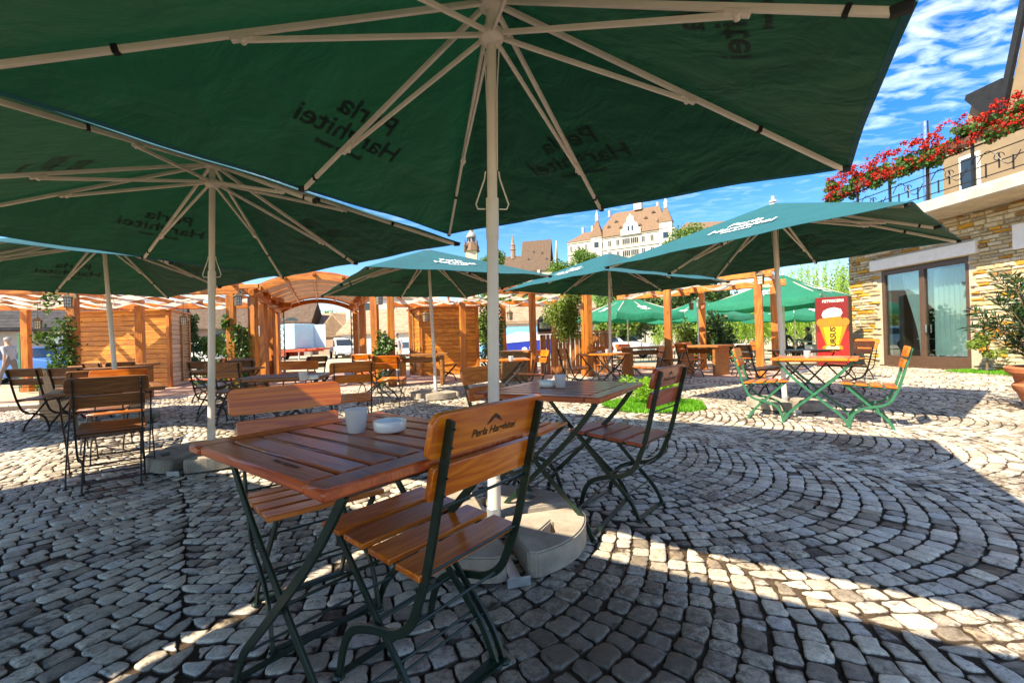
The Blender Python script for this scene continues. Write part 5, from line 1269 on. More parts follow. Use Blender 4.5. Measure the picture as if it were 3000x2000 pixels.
# ------------------------------------------------------------------ people
M['skin'] = plain('skin', (.48, .28, .19), .6, .06, 9, 0, 0); M['hair'] = plain('dark_hair', (.03, .02, .014), .6, .3, 40, 0, .2); M['hair_grey'] = plain('grey_hair', (.30, .28, .26), .7, .2, 40, 0, .2)
def cloth(n, c): M[n] = plain(n, c, .85, .15, 14, 0, .1); return M[n]
def person(label, loc, rz, joints, shirt, trousers, hair, sleeve=.5, legskin=False):
    """joints: dict of points, metres; body is one skinned surface"""
    t = thing('person', label, 'person', loc, rz); J = joints
    P = []; Rr = []; E = []
    def v(p, r): P.append(Vector(p)); Rr.append(r); return len(P)-1
    def e(a, b): E.append((a, b))
    pel = v(J['pelvis'], (.135, .11)); wa = v(lerp(Vector(J['pelvis']), Vector(J['chest']), .45), (.125, .10)); ch_ = v(J['chest'], (.15, .11)); nk = v(J['neck'], (.058, .058)); hd0 = v(Vector(J['neck']).lerp(Vector(J['head']), .55), (.066, .072)); hd = v(J['head'], (.078, .092)); ht = v(Vector(J['head'])+(Vector(J['head'])-Vector(J['neck'])).normalized()*.085, (.060, .066))
    e(pel, wa); e(wa, ch_); e(ch_, nk); e(nk, hd0); e(hd0, hd); e(hd, ht)
    nose = v(Vector(J['head'])+Vector(J['face'])*.095+Vector((0, 0, -.01)), (.014, .014)); e(hd, nose)
    for s in ('l', 'r'):
        sh = v(J['sh'+s], (.062, .06)); el = v(J['el'+s], (.042, .042)); wr = v(J['wr'+s], (.028, .030)); e(ch_, sh); e(sh, el); e(el, wr)
        d = (Vector(J['wr'+s])-Vector(J['el'+s])).normalized(); sd = d.orthogonal().normalized(); pm = v(Vector(J['wr'+s])+d*.06, (.036, .018)); e(wr, pm)
        for k in range(4):
            b = Vector(J['wr'+s])+d*.10+sd*(k-1.5)*.019; f0 = v(b, (.009, .009)); f1 = v(b+d*(.032, .040, .037, .028)[k]+Vector((0, 0, -.008)), (.008, .008)); f2 = v(b+d*(.055, .068, .062, .046)[k]+Vector((0, 0, -.020)), (.006, .006)); e(pm, f0); e(f0, f1); e(f1, f2)
        th = v(Vector(J['wr'+s])+d*.05+sd*.045, (.010, .010)); t2 = v(Vector(J['wr'+s])+d*.085+sd*.060, (.008, .008)); e(wr, th); e(th, t2)
        hp = v(J['hp'+s], (.095, .095)); kn = v(J['kn'+s], (.058, .060)); an = v(J['an'+s], (.038, .040)); ft = v(J['to'+s], (.038, .028)); e(pel, hp); e(hp, kn); e(kn, an); e(an, ft)
    me = bpy.data.meshes.new('body'); me.from_pydata([tuple(p) for p in P], E, []); o = bpy.data.objects.new('body', me); COL.objects.link(o)
    m = o.modifiers.new('skin', 'SKIN'); m.use_smooth_shade = True; m2 = o.modifiers.new('sub', 'SUBSURF'); m2.levels = 1; m2.render_levels = 1
    for i, r in enumerate(Rr): me.skin_vertices[0].data[i].radius = r
    me.skin_vertices[0].data[pel].use_root = True
    dg = bpy.context.evaluated_depsgraph_get(); nm = bpy.data.meshes.new_from_object(o.evaluated_get(dg)); bpy.data.objects.remove(o); nm.name = 'body'
    o = bpy.data.objects.new('body', nm); COL.objects.link(o); o.parent = t; nm.materials.clear()
    for mm in (M['skin'], shirt, trousers, M['steel_black']): nm.materials.append(mm)
    zN = J['neck'][2]-.03; C_ = [Vector(J[k]) for k in ('pelvis', 'chest')]
    seg = lambda p, a, b: (lambda d: max(0, min(1, (p-a).dot(d)/d.dot(d))))(b-a)
    def dist(p, a, b): return (p-a.lerp(b, seg(p, a, b))).length
    bones = [('pelvis', 'chest', 1), ('neck', 'head', 0)]
    for s in 'lr': bones += [('sh'+s, 'el'+s, 1), ('el'+s, 'wr'+s, 5), ('chest', 'sh'+s, 1), ('hp'+s, 'kn'+s, 2), ('kn'+s, 'an'+s, 6), ('an'+s, 'to'+s, 3), ('pelvis', 'hp'+s, 2)]
    for f in nm.polygons:
        p = f.center; b = min(bones, key=lambda q: dist(p, Vector(J[q[0]]), Vector(J[q[1]]))); k = b[2]
        if k == 5: k = 1 if seg(p, Vector(J[b[0]]), Vector(J[b[1]])) < sleeve-.5 else 0
        if k == 6: k = 0 if legskin else 2
        if b[0] == 'pelvis' and b[1] == 'chest' and seg(p, *C_) < .12: k = 2
        if b[0][:2] == 'el' and (p-Vector(J[b[1]])).length < .2 and sleeve < 1.4: k = 0
        f.material_index = k; f.use_smooth = True
    bm = bmesh.new(); bmesh.ops.create_icosphere(bm, subdivisions=3, radius=.102); F_ = Vector(J['face'])
    for q in list(bm.verts):
        if (q.co.normalized().dot(F_) > .25 and q.co.z < .045) or q.co.z < -.055: bm.verts.remove(q)
        else: q.co *= 1+.05*math.sin(q.co.x*90)*math.sin(q.co.y*80)
    hm = bpy.data.meshes.new('hair'); bm.to_mesh(hm); bm.free(); hm.materials.append(hair); h = bpy.data.objects.new('hair', hm); COL.objects.link(h); h.parent = t; h.location = Vector(J['head'])+Vector((0, 0, .022))-F_*.012
    for f in hm.polygons: f.use_smooth = True
    return t
walk = dict(pelvis=(0, 0, .93), chest=(0, .04, 1.27), neck=(0, .07, 1.45), head=(0, .10, 1.58), face=Vector((0, 1, 0)), shl=(-.19, .04, 1.37), shr=(.19, .04, 1.37), ell=(-.24, -.12, 1.12), elr=(.24, .14, 1.12), wrl=(-.24, -.08, .88), wrr=(.23, .30, .92), hpl=(-.10, 0, .88), hpr=(.10, 0, .88), knl=(-.11, .20, .50), knr=(.11, -.06, .48), anl=(-.11, .30, .08), anr=(.11, -.34, .14), tol=(-.12, .43, .03), tor=(.12, -.24, .03))
stand = dict(walk, ell=(-.25, -.02, 1.10), elr=(.25, .02, 1.10), wrl=(-.24, .06, .86), wrr=(.24, .1, .86), knl=(-.11, .03, .48), knr=(.11, .02, .48), anl=(-.12, 0, .08), anr=(.12, 0, .08), tol=(-.14, .15, .03), tor=(.14, .15, .03))
sit = dict(pelvis=(0, 0, .52), chest=(0, .02, .88), neck=(0, .06, 1.06), head=(0, .09, 1.19), face=Vector((0, 1, 0)), shl=(-.19, .03, .98), shr=(.19, .03, .98), ell=(-.26, .15, .76), elr=(.26, .16, .76), wrl=(-.14, .36, .78), wrr=(.14, .36, .78), hpl=(-.10, .04, .50), hpr=(.10, .04, .50), knl=(-.13, .42, .49), knr=(.13, .42, .49), anl=(-.13, .40, .08), anr=(.13, .44, .08), tol=(-.14, .54, .03), tor=(.14, .58, .03))
q = at(30, 1050, 14.6); person('person in a pale shirt walking past the blue cars at far left', (q.x, q.y, ground_z(q.x, q.y)), 1.5, walk, cloth('pale_shirt', (.34, .34, .36)), cloth('pale_trousers', (.16, .14, .14)), M['hair_grey'])
q = at(1168, 1050, 20.5); person('person in a pale shirt standing outside right of the gateway', (q.x, q.y, ground_z(q.x, q.y)), 2.6, stand, cloth('grey_shirt', (.50, .47, .50)), cloth('sand_trousers', (.40, .33, .27)), M['hair_grey'])
q = at(2350, 1000, 17.8)
person('person in dark clothes seated at the round table, left one of two', (q.x-.55, q.y+.30, ground_z(q.x, q.y)), -1.0, sit, cloth('dark_shirt', (.05, .045, .05)), cloth('dark_trousers', (.03, .03, .04)), M['hair'])
person('person in a dark patterned top seated at the round table, nearest the red sign', (q.x+.52, q.y+.30, ground_z(q.x, q.y)), 1.2, sit, cloth('brown_shirt', (.12, .08, .06)), cloth('grey_trousers', (.06, .06, .07)), M['hair'])
q = at(2383, 1010, 16.2); t = thing('planter_box', 'grey square planter left of the red sign', 'planter', (q.x, q.y, ground_z(q.x, q.y))); mb = MB(); mb.prism([(-.2, -.2, 0), (.2, -.2, 0), (.2, .2, 0), (-.2, .2, 0)], (0, 0, 0), (0, 0, .62)); mb.build('box', M['galv'], t, .02); mb = MB(); mb.box((0, 0, .625), (.34, .34, .02)); mb.build('soil', M['soil'], t)
q = at(2395, 960, 30); t = thing('stone_pillar', 'pale masonry pillar behind the seated people', 'pillar', (q.x, q.y, ground_z(q.x, q.y))); mb = MB(); mb.box((0, 0, 1.2), (1.6, 1.0, 2.4)); mb.build('shaft', M['slab'], t, .03); mb = MB(); mb.box((0, 0, 2.45), (1.8, 1.2, .12)); mb.build('cap', M['white_stone'], t, .02)
# ------------------------------------------------------------------ trees behind the terrace
def broad_tree(label, p, h, r, n, mat, leaf, lumps=10, name='tree', group=None, trunk=.3):
    t = thing(name, label, 'tree', p, 0, group); cz = h-r[2]
    leaves('crown', clump((0, 0, cz), r, n, lumps, shell=.25, lump=.55), leaf, mat, t, asp=1.6); mb = MB(); mb.tube([(0, 0, -.3), (.05*h*.1, 0, cz*.6), (0, 0, cz+r[2]*.4)], [trunk*.12*h/3, trunk*.09*h/3, trunk*.03*h/3], 7)
    for k in range(5): a = k*1.26; mb.tube([(0, 0, cz*.55+.1*k), (.35*r[0]*math.cos(a), .35*r[1]*math.sin(a), cz*.9), (.7*r[0]*math.cos(a), .7*r[1]*math.sin(a), cz+r[2]*.2)], [trunk*.05*h/3, trunk*.035*h/3, trunk*.012*h/3], 5)
    mb.build('trunk', M['bark'], t, 0, True); return t
def willow(label, p, h, r, n):
    t = thing('willow_tree', label, 'tree', p, 0, 'weeping willows behind the terrace'); P = []; Dd = []
    for k in range(150):
        a = RNG.uniform(0, 2*PI); rr = r*math.sqrt(RNG.uniform(.1, 1)); top = h*(.72+.28*(1-(rr/r)**2))*RNG.uniform(.9, 1); L = top*RNG.uniform(.45, .85); m = n//150; z = top-L*np.linspace(0, 1, m)**1.0
        P.append(np.c_[np.full(m, rr*math.cos(a))+RNG.normal(0, .07, m), np.full(m, rr*math.sin(a))+RNG.normal(0, .07, m), z]); Dd.append(np.tile([0, 0, -1.], (m, 1)))
    leaves('crown', np.vstack(P), .11, M['willow'], t, asp=3.2, dirs=np.vstack(Dd), spread=1.2)
    mb = MB(); mb.tube([(0, 0, -.2), (0, 0, h*.45), (0, 0, h*.8)], [.18, .12, .04], 7); mb.build('trunk', M['bark'], t)
for i, (px, d, h, r) in enumerate([(2110, 31, 3.3, 1.9), (2215, 32, 3.5, 2.2), (2330, 31, 3.4, 2.2), (2445, 30, 3.6, 2.3), (2400, 40, 8.2, 3.6), (1985, 34, 3.5, 2.0)]):
    q = at(px, 1000, d); willow(['low weeping willow behind the dark round bush', 'low weeping willow behind the big parasol pole', 'low weeping willow behind the thick right post', 'low weeping willow behind the seated people and the sign', 'tall bright willow rising left of the stone house', 'low willow right of the thick pergola post'][i], (q.x, q.y, -.15), h, r, 9000 if h > 6 else 4200)
for i, (px, d, h, r, lab) in enumerate([(2020, 26, 5.2, (2.2, 2, 1.6), 'dark green tree above the parasol behind the garden lamp'), (1890, 30, 4.4, (2.6, 2, 1.6), 'dark tree behind the parasol left of the thick post'), (1800, 27, 3.2, (1.3, 1.2, 1.2), 'leafy tree behind the bar, left of the parasol pole'), (2470, 46, 8.0, (3.2, 3, 3.0), 'dark green tree behind the tall bright willow'), (1440, 24, 2.9, (.9, .9, 1.2), 'bright leafy tree left of the big umbrella pole, beyond the hut')]):
    q = at(px, 1000, d); broad_tree(lab, (q.x, q.y, -.15), h, r, 2200, M['dark_leaf'] if i in (0, 1, 3) else M['tree_leaf'], .13)
# ================================================================== street side: vehicles and houses
def carpaint(n, c): t = NT(n); M[n] = t.done(t.bsdf(c, .28, .1, None, coat=.6)); return M[n]
M['tyre'] = plain('tyre_rubber', (.015, .015, .016), .8, .1, 20, 0, .1); M['lamp'] = plain('lamp_glass', (.75, .75, .72), .15, .05, 5, 0, 0); M['red_lamp'] = plain('red_lamp_glass', (.45, .02, .02), .2, .05, 5, 0, 0)
def vehicle(name, label, cat, loc, rz, prof, cabin, width, paint, wheels, wr=.31, win=True, bumper=True):
    """prof: side outline (x forward, z); cabin: (x0,x1,z0,z1,inset) window bands"""
    t = thing(name, label, cat, loc, rz); mb = MB(); w2 = width/2
    n = len(prof); zmax = max(z for x, z in prof); L0 = []; 
    def ring(y, k): return [Vector((x, y*(1-.16*max(0, (z-.85)/(zmax-.85+1e-6))) if zmax < 1.7 else y*(1-.05*max(0, z-1)), z)) for x, z in prof]
    a, b = ring(w2, 0), ring(-w2, 0); mb.add(a+b, [tuple(range(n)), tuple(range(2*n-1, n-1, -1))]+[(i, n+i, n+(i+1) % n, (i+1) % n) for i in range(n)])
    bo = mb.build('body', paint, t, .045, True, 2)
    for quad in cabin:          # side windows given as quads in (x,z); windscreens 'F'
        if quad[0] == 'S':
            for s in (1, -1):
                m2 = MB(); vs = []
                for x, z in quad[1]:
                    y = s*w2*(1-.16*max(0, (z-.85)/(zmax-.85))) if zmax < 1.7 else s*w2*(1-.05*max(0, z-1)); vs.append((x, y+s*.006, z))
                m2.prism(vs, (0, 0, 0), (0, s*.004, 0)); m2.build('window', M['dark_pane'], bo)
        else:
            (x0, z0), (x1, z1) = quad[1]; f = lambda z: w2*(1-.16*max(0, (z-.85)/(zmax-.85))) if zmax < 1.7 else w2*(1-.05*max(0, z-1))
            nx_ = Vector((z1-z0, 0, -(x1-x0))).normalized()*(.008)
            if quad[0] == 'R': nx_ = -nx_
            if (nx_.x > 0) != (quad[0] == 'F'): nx_ = -nx_
            m2 = MB(); m2.add([Vector((x0, f(z0)-.09, z0))+nx_, Vector((x0, -f(z0)+.09, z0))+nx_, Vector((x1, -f(z1)+.09, z1))+nx_, Vector((x1, f(z1)-.09, z1))+nx_], [(0, 1, 2, 3)]); m2.build('windscreen', M['dark_pane'], bo)
    xf = max(x for x, z in prof); xr = min(x for x, z in prof)
    for s in (1, -1):
        for x, zz, mt, nm in ((xf-.03, .66, 'lamp', 'headlight'), (xr+.03, .74, 'red_lamp', 'tail_light')): m2 = MB(); m2.box((x, s*(w2-.24), zz), (.10, .30, .15)); m2.build(nm, M[mt], t, .03)
        for x in wheels:
            m2 = MB(); c = Vector((x, s*(w2-.08), wr)); m2.tube([c+Vector((0, -.1, 0)), c+Vector((0, .1, 0))], wr, 20); wo_ = m2.build('wheel', M['tyre'], t, .02, True); m2 = MB(); m2.tube([c+Vector((0, -.106, 0)), c+Vector((0, .106, 0))], wr*.6, 16); m2.build('rim', M['galv'], wo_, .01, True)
    if bumper:
        for x in (xf-.02, xr+.02): m2 = MB(); m2.box((x, 0, .38), (.12, width-.08, .18)); m2.build('bumper', M['steel_black'], t, .04)
    m2 = MB(); m2.box((xf+.045, 0, .42), (.01, .5, .11)); m2.build('number_plate', M['white_stone'], t)
    return t
CARP = [(-2.05, .42), (-2.08, .75), (-1.95, .95), (-1.45, 1.38), (-.2, 1.46), (.45, 1.40), (1.05, .98), (1.85, .84), (2.08, .68), (2.06, .34), (1.72, .26), (-1.75, .26)]
CARW = [('S', [(-1.35, .98), (-1.2, 1.30), (-.28, 1.38), (-.28, .96)]), ('S', [(-.20, .96), (-.20, 1.38), (.38, 1.33), (.86, .97)]), ('F', ((1.02, 1.0), (.5, 1.37))), ('R', ((-1.90, 1.0), (-1.5, 1.33)))]
q = at(62, 1040, 17.5); vehicle('parked_car', 'blue car parked at far left behind the walking person', 'car', (q.x, q.y, -.04), .15, CARP, CARW, 1.72, carpaint('blue_paint', (.05, .16, .42)), (1.28, -1.28))
q = at(205, 1040, 19); vehicle('parked_car', 'dark blue car parked behind the vine-covered pergola post', 'car', (q.x, q.y, -.06), .25, CARP, CARW, 1.72, carpaint('dark_blue_paint', (.02, .07, .25)), (1.28, -1.28))
q = at(1245, 1040, 26); vehicle('parked_car', 'pale blue car parked behind the right hut shutter', 'car', (q.x, q.y, -.15), 1.2, CARP, CARW, 1.72, carpaint('pale_blue_paint', (.30, .50, .62)), (1.28, -1.28))
q = at(648, 1030, 46); vehicle('parked_car', 'small white car right of the minibus', 'car', (q.x, q.y, -.15), -1.2, CARP, CARW, 1.72, carpaint('white_paint', (.72, .73, .75)), (1.28, -1.28))
q = at(1808, 1000, 27); vehicle('parked_car', 'white car behind the bar and the slim umbrella pole', 'car', (q.x, q.y, -.15), -.9, CARP, CARW, 1.72, M['white_paint'], (1.28, -1.28))
VANP = [(-2.4, .45), (-2.42, 1.2), (-2.3, 1.95), (-2.1, 2.05), (1.1, 2.05), (1.45, 1.95), (2.0, 1.15), (2.45, .95), (2.5, .6), (2.45, .32), (-2.3, .30)]
VANW = [('S', [(-2.1, 1.2), (-2.1, 1.8), (-.6, 1.8), (-.6, 1.2)]), ('S', [(-.5, 1.2), (-.5, 1.8), (.5, 1.8), (.5, 1.2)]), ('S', [(.6, 1.15), (.6, 1.8), (1.25, 1.8), (1.72, 1.15)]), ('F', ((1.98, 1.2), (1.5, 1.9))), ('R', ((-2.40, 1.3), (-2.32, 1.85)))]
q = at(590, 1040, 38); vehicle('minibus', 'white minibus with dark windows beyond the left hut shutter', 'van', (q.x, q.y, -.15), -.35, VANP, VANW, 1.9, M['white_paint'], (1.5, -1.5), .33)
def blue_van():
    q = at(1512, 1010, 27); t = vehicle('delivery_van', 'blue and white delivery van right of the big umbrella pole', 'van', (q.x, q.y, -.15), PI-.12, VANP, VANW[2:4], 1.95, carpaint('sky_blue_paint', (.14, .40, .72)), (1.5, -1.5), .33)
    for s in (1, -1):
        m2 = MB(); m2.prism([(-2.3, s*.99, .45), (.4, s*.99, .45), (.9, s*.99, 1.05), (-2.3, s*.99, 1.25)], (0, 0, 0), (0, s*.005, 0)); m2.build('side_print', carpaint('royal_blue', (.015, .04, .36)), t)
        m2 = MB(); m2.prism([(-2.3, s*.985, 1.3), (.6, s*.985, 1.1), (1.3, s*.985, 1.3), (-.2, s*.968, 1.75), (-2.3, s*.97, 1.6)], (0, 0, 0), (0, s*.005, 0)); m2.build('side_print', M['white_paint'], t)
        m2 = MB()
        for cx, cz, r in ((-1.1, .8, .22), (-.6, .72, .16), (-1.75, .68, .15)): m2.add([(cx+r*math.cos(k*PI/8), s*1.0, cz+r*.8*math.sin(k*PI/8)) for k in range(16)], [tuple(range(16))])
        m2.build('emblem', M['white_paint'], t)
blue_van()
def truck():
    q = at(872, 1040, 45); ang = -.50; t = thing('semi_trailer', 'pale blue container trailer on a red chassis, parked in the sandy yard', 'trailer', (q.x, q.y, -.15), ang)
    M['container'] = plain('pale_blue_container', (.42, .62, .70), .5, .12, 1.2, 0, .1); M['red_chassis'] = plain('red_chassis_paint', (.50, .06, .025), .55, .25, 3, 0, .1)
    mb = MB(); mb.box((-2.6, 0, 2.35), (7.6, 2.4, 2.5)); c = mb.build('container', M['container'], t, .04)
    mb = MB()
    for i in range(26):
        for s in (1, -1): mb.box((-6.2+.285*i, s*1.205, 2.35), (.10, .03, 2.3))
    mb.build('corrugation', M['container'], c)
    mb = MB(); mb.box((1.235, -.6, 2.35), (.05, 1.14, 2.35)); mb.build('door', M['container'], c, .02); mb = MB(); mb.box((1.75, 1.38, 2.35), (1.14, .06, 2.35), Matrix.Rotation(.5, 3, 'Z')); mb.build('door', M['container'], c, .02)
    mb = MB(); mb.box((-1.9, 0, .95), (9.0, 2.2, .28)); mb.box((-2.0, 1.0, .62), (3.2, .1, .5)); mb.box((-2.0, -1.0, .62), (3.2, .1, .5)); mb.build('chassis', M['red_chassis'], t, .03)
    mb = MB(); mb.box((3.1, .0, 1.02), (1.6, 1.6, .14), Matrix.Rotation(-.06, 3, 'Y')); mb.build('ramp', M['red_chassis'], t, .02)
    for i in range(3):
        for s in (1, -1):
            m2 = MB(); p = Vector((-5.6+1.15*i, s*.98, .48)); m2.tube([p+Vector((0, -.14, 0)), p+Vector((0, .14, 0))], .48, 22); wo_ = m2.build('wheel', M['tyre'], t, .03, True); m2 = MB(); m2.tube([p+Vector((0, -.15, 0)), p+Vector((0, .15, 0))], .27, 16); m2.build('rim', M['galv'], wo_, .01, True)
    for s in (1, -1): m2 = MB(); m2.box((1.2, s*.7, .4), (.12, .12, .8)); m2.build('landing_leg', M['galv'], t)
    q = at(1008, 1040, 46); t = vehicle('flatbed_truck', 'white small truck with a pale loading bed, parked right of the container trailer', 'truck', (q.x, q.y, -.15), -1.05, [(-.6, .5), (-.62, 2.1), (.5, 2.12), (.85, 1.95), (1.2, 1.25), (1.95, 1.1), (2.0, .5), (1.9, .38), (-.5, .38)], [('S', [(-.2, 1.25), (-.2, 1.85), (.5, 1.85), (.95, 1.25)]), ('F', ((1.2, 1.3), (.88, 1.92)))], 2.0, M['white_paint'], (1.2, -2.6), .38)
    m2 = MB(); m2.box((-2.2, 0, .95), (3.2, 2.0, .5)); m2.build('loading_bed', M['galv'], t, .03); m2 = MB(); m2.box((-1.9, 0, .55), (4.2, .9, .2)); m2.build('chassis', M['steel_black'], t)
truck()
# houses
def mk_roof(n, c1, c2):
    t = NT(n); pos = t.coords('Object'); b = t.noise(pos, 2.2, 6, .7); w_ = t.n('ShaderNodeTexWave', wave_type='BANDS', bands_direction='Z'); w_.inputs['Scale'].default_value = 1.6; w_.inputs['Distortion'].default_value = 1.2; t.l(pos, w_.inputs[0])
    c = t.ramp(b, [(.3, c1), (.7, c2)]); c = t.mix(.35, c, t.ramp(w_.outputs[1], [(.2, (.3, .3, .3)), (.6, (1, 1, 1))]), 'MULTIPLY'); M[n] = t.done(t.bsdf(c, .85, 0, t.math('ADD', b, w_.outputs[1]), .4, .05, .2)); return M[n]
mk_roof('tile_tan', (.26, .16, .10), (.46, .33, .23)); mk_roof('tile_brown', (.085, .055, .04), (.19, .13, .095)); mk_roof('tile_dark', (.03, .03, .032), (.09, .085, .085)); mk_roof('tile_castle', (.14, .085, .055), (.29, .19, .125))
M['white_wall'] = plain('white_lime_wall', (.50, .475, .43), .9, .2, .35, 0, .05); M['grey_wall'] = plain('grey_bare_wall', (.36, .32, .29), .9, .25, .9, 0, .2); M['brown_wall'] = plain('bare_brick_wall', (.27, .18, .13), .9, .3, 1.1, 0, .2); M['cream_wall'] = plain('cream_wall', (.62, .50, .36), .9, .12, .6, 0, .05)
def house(name, label, loc, rz, L, Wd, h, rh, wallm, roofm, wins=(), chimney=True, hip=0.0, arch=False, door=None):
    """long side along local x, front faces -y"""
    t = thing(name, label, 'house', loc, rz); mb = MB()
    mb.prism([(-L/2, -Wd/2, -.4), (L/2, -Wd/2, -.4), (L/2, Wd/2, -.4), (-L/2, Wd/2, -.4)], (0, 0, 0), (0, 0, h+.4))
    if hip < .05:
        for s in (-1, 1): mb.prism([(s*L/2, -Wd/2, h), (s*L/2, Wd/2, h), (s*L/2, 0, h+rh)], (0, 0, 0), (-s*.2, 0, 0))
    mb.build('wall', wallm, t); mb = MB(); o = .35; hp = hip*L/2
    k = o*rh/(Wd/2); e = [(-L/2-o, -Wd/2-o, h-k), (L/2+o, -Wd/2-o, h-k), (L/2+o, Wd/2+o, h-k), (-L/2-o, Wd/2+o, h-k)]; r0, r1 = (-L/2-o+hp, 0, h+rh), (L/2+o-hp, 0, h+rh)
    up = Vector((0, 0, .22)); V = [Vector(v) for v in e]+[Vector(r0), Vector(r1)]; V2 = [v+up for v in V]
    mb.add(V+V2, [(6, 7, 11, 10), (8, 9, 10, 11), (7, 8, 11), (9, 6, 10), (0, 4, 5, 1), (2, 5, 4, 3), (1, 5, 2), (3, 4, 0), (0, 1, 7, 6), (1, 2, 8, 7), (2, 3, 9, 8), (3, 0, 6, 9)]); rf = mb.build('roof', roofm, t)
    if chimney: mb = MB(); mb.box((L*.22, Wd*.12, h+rh+.1), (.7, .7, 1.8)); mb.build('chimney', wallm, rf)
    for x, z, w_, hh in wins:
        mb = MB(); mb.box((x, -Wd/2-.03, z), (w_+.24, .10, hh+.24)); f = mb.build('window', M['white_stone'], t, .02); mb = MB(); mb.box((x, -Wd/2-.075, z), (w_, .03, hh))
        if arch: mb.tube([(x, -Wd/2-.08, z+hh/2), (x, -Wd/2-.05, z+hh/2)], w_/2, 16)
        mb.build('pane', M['dark_pane'], f)
    if door: mb = MB(); x, w_, hh = door; mb.box((x, -Wd/2-.05, hh/2), (w_, .1, hh)); mb.build('door', M['galv'], t, .02)
    return t
def hp(px, d, z=-.15): q = at(px, 1000, d); return (q.x, q.y, z)
house('low_house', 'long low house with a dark tiled roof behind the blue cars', hp(60, 27), .55, 16, 6, 2.75, 1.6, M['grey_wall'], M['tile_dark'], ((-5, 1.5, 1.4, 1.2), (-1.5, 1.5, 1.4, 1.2)), door=(3.2, 2.6, 2.3))
house('old_house', 'old house with a brown tiled roof and bare walls behind the left gateway post', hp(560, 62), .35, 15, 9, 4.2, 3.2, M['brown_wall'], M['tile_brown'], ((-4.5, 2.6, 1.3, 1.6), (0, 2.6, 1.3, 1.6), (4.5, 2.6, 1.3, 1.6)), arch=True)
house('old_house', 'bare-walled house with arched openings seen through the gateway behind the trailer', hp(845, 75), .2, 9, 9, 5.4, 3.4, M['grey_wall'], M['tile_brown'], ((-2.6, 4.1, 2.6, 1.5), (1.8, 4.1, 2.6, 1.5), (-1.0, 2.0, 1.0, 1.6), (2.5, 2.0, 1.0, 1.6)), arch=True)
house('old_house', 'old brick house left of the gateway, its gable behind the white minibus', hp(690, 80), -.1, 12, 8, 4.6, 3.4, M['brown_wall'], M['tile_tan'], ((-3.5, 2.6, 1.2, 1.6), (.5, 2.6, 1.2, 1.6), (3.8, 2.6, 1.2, 1.6)), arch=True)
house('tiled_house', 'house with a sagging tan tiled roof behind the small truck', hp(985, 78), -.35, 12, 9, 3.4, 3.6, M['cream_wall'], M['tile_tan'], ((-3, 1.9, 1.0, 1.2), (1, 1.9, 1.0, 1.2)))
house('tiled_house', 'brown gabled house behind the roof right of the trailer', hp(1040, 70), 1.1, 8, 7, 3.0, 3.0, M['brown_wall'], M['tile_tan'], ((-1, 1.8, .9, 1.1), (1.5, 1.8, .9, 1.1)))
house('white_house', 'white house with a tan roof right of the gateway post', hp(1165, 48), -.25, 9, 7, 2.6, 2.3, M['white_wall'], M['tile_tan'], ((-2.5, 1.5, .9, 1.1), (1.0, 1.5, .9, 1.1)))
house('white_house', 'tall white house with small windows behind the right hut', hp(1150, 70, 2), .15, 12, 9, 6.2, 2.5, M['white_wall'], M['tile_tan'], ((-3, 4.6, 1.0, 1.5), (0.5, 4.6, 1.0, 1.5), (3.5, 4.6, 1.0, 1.5)))
house('white_house', 'white house behind the delivery van and the bar', hp(1540, 44), 0.05, 13, 7, 3.0, 1.8, M['white_wall'], M['tile_tan'], ((-3.2, 1.6, 1.1, 1.2), (3.2, 1.6, 1.1, 1.2)))
house('white_house', 'white garden building behind the terrace trees', hp(1830, 40), .1, 8, 5, 2.6, 1.2, M['white_wall'], M['tile_brown'], ((0, 1.6, 1.2, 1.1),))
# greenery of the street
t = thing('cypress', 'dark columnar cypress beyond the left hut shutter', 'tree', hp(566, 30)); leaves('crown', np.vstack([clump((0, 0, z), (.62-.09*z, .62-.09*z, .7), 420, 5) for z in (.6, 1.3, 2.0, 2.7, 3.3)]), .09, M['dark_leaf'], t, asp=2.2); mb = MB(); mb.tube([(0, 0, -.2), (0, 0, 3.4)], [.08, .02], 6); mb.build('trunk', M['bark'], t)
q = hp(625, 32); broad_tree('light green young tree left of the gateway behind the minibus', q, 2.5, (1.3, 1.1, .9), 1500, M['tree_leaf'], .12)
q = hp(745, 40); broad_tree('leafy tree behind the left gateway posts', q, 3.0, (1.3, 1.2, 1.2), 1300, M['tree_leaf'], .12)
for i, (px, d, h, r, lab) in enumerate([(950, 96, 10.2, (5.0, 4, 3.2), 'green tree rising behind the tan roofs in the gateway'), (1000, 104, 9.6, (4, 4, 3.2), 'second green tree behind the tan roofs, right in the gateway')]):
    broad_tree(lab, hp(px, d), h, r, 1800, M['far_leaf'], .32)
q = at(60, 1040, 13.2); t = thing('fence_post', 'green metal fence post at far left', 'post', (q.x, q.y, -.03)); mb = MB(); mb.box((0, 0, .85), (.08, .08, 1.7)); mb.build('shaft', M['metal_green'], t, .006); mb = MB(); mb.box((0, 0, 1.71), (.1, .1, .03)); mb.build('cap', M['metal_green'], t)
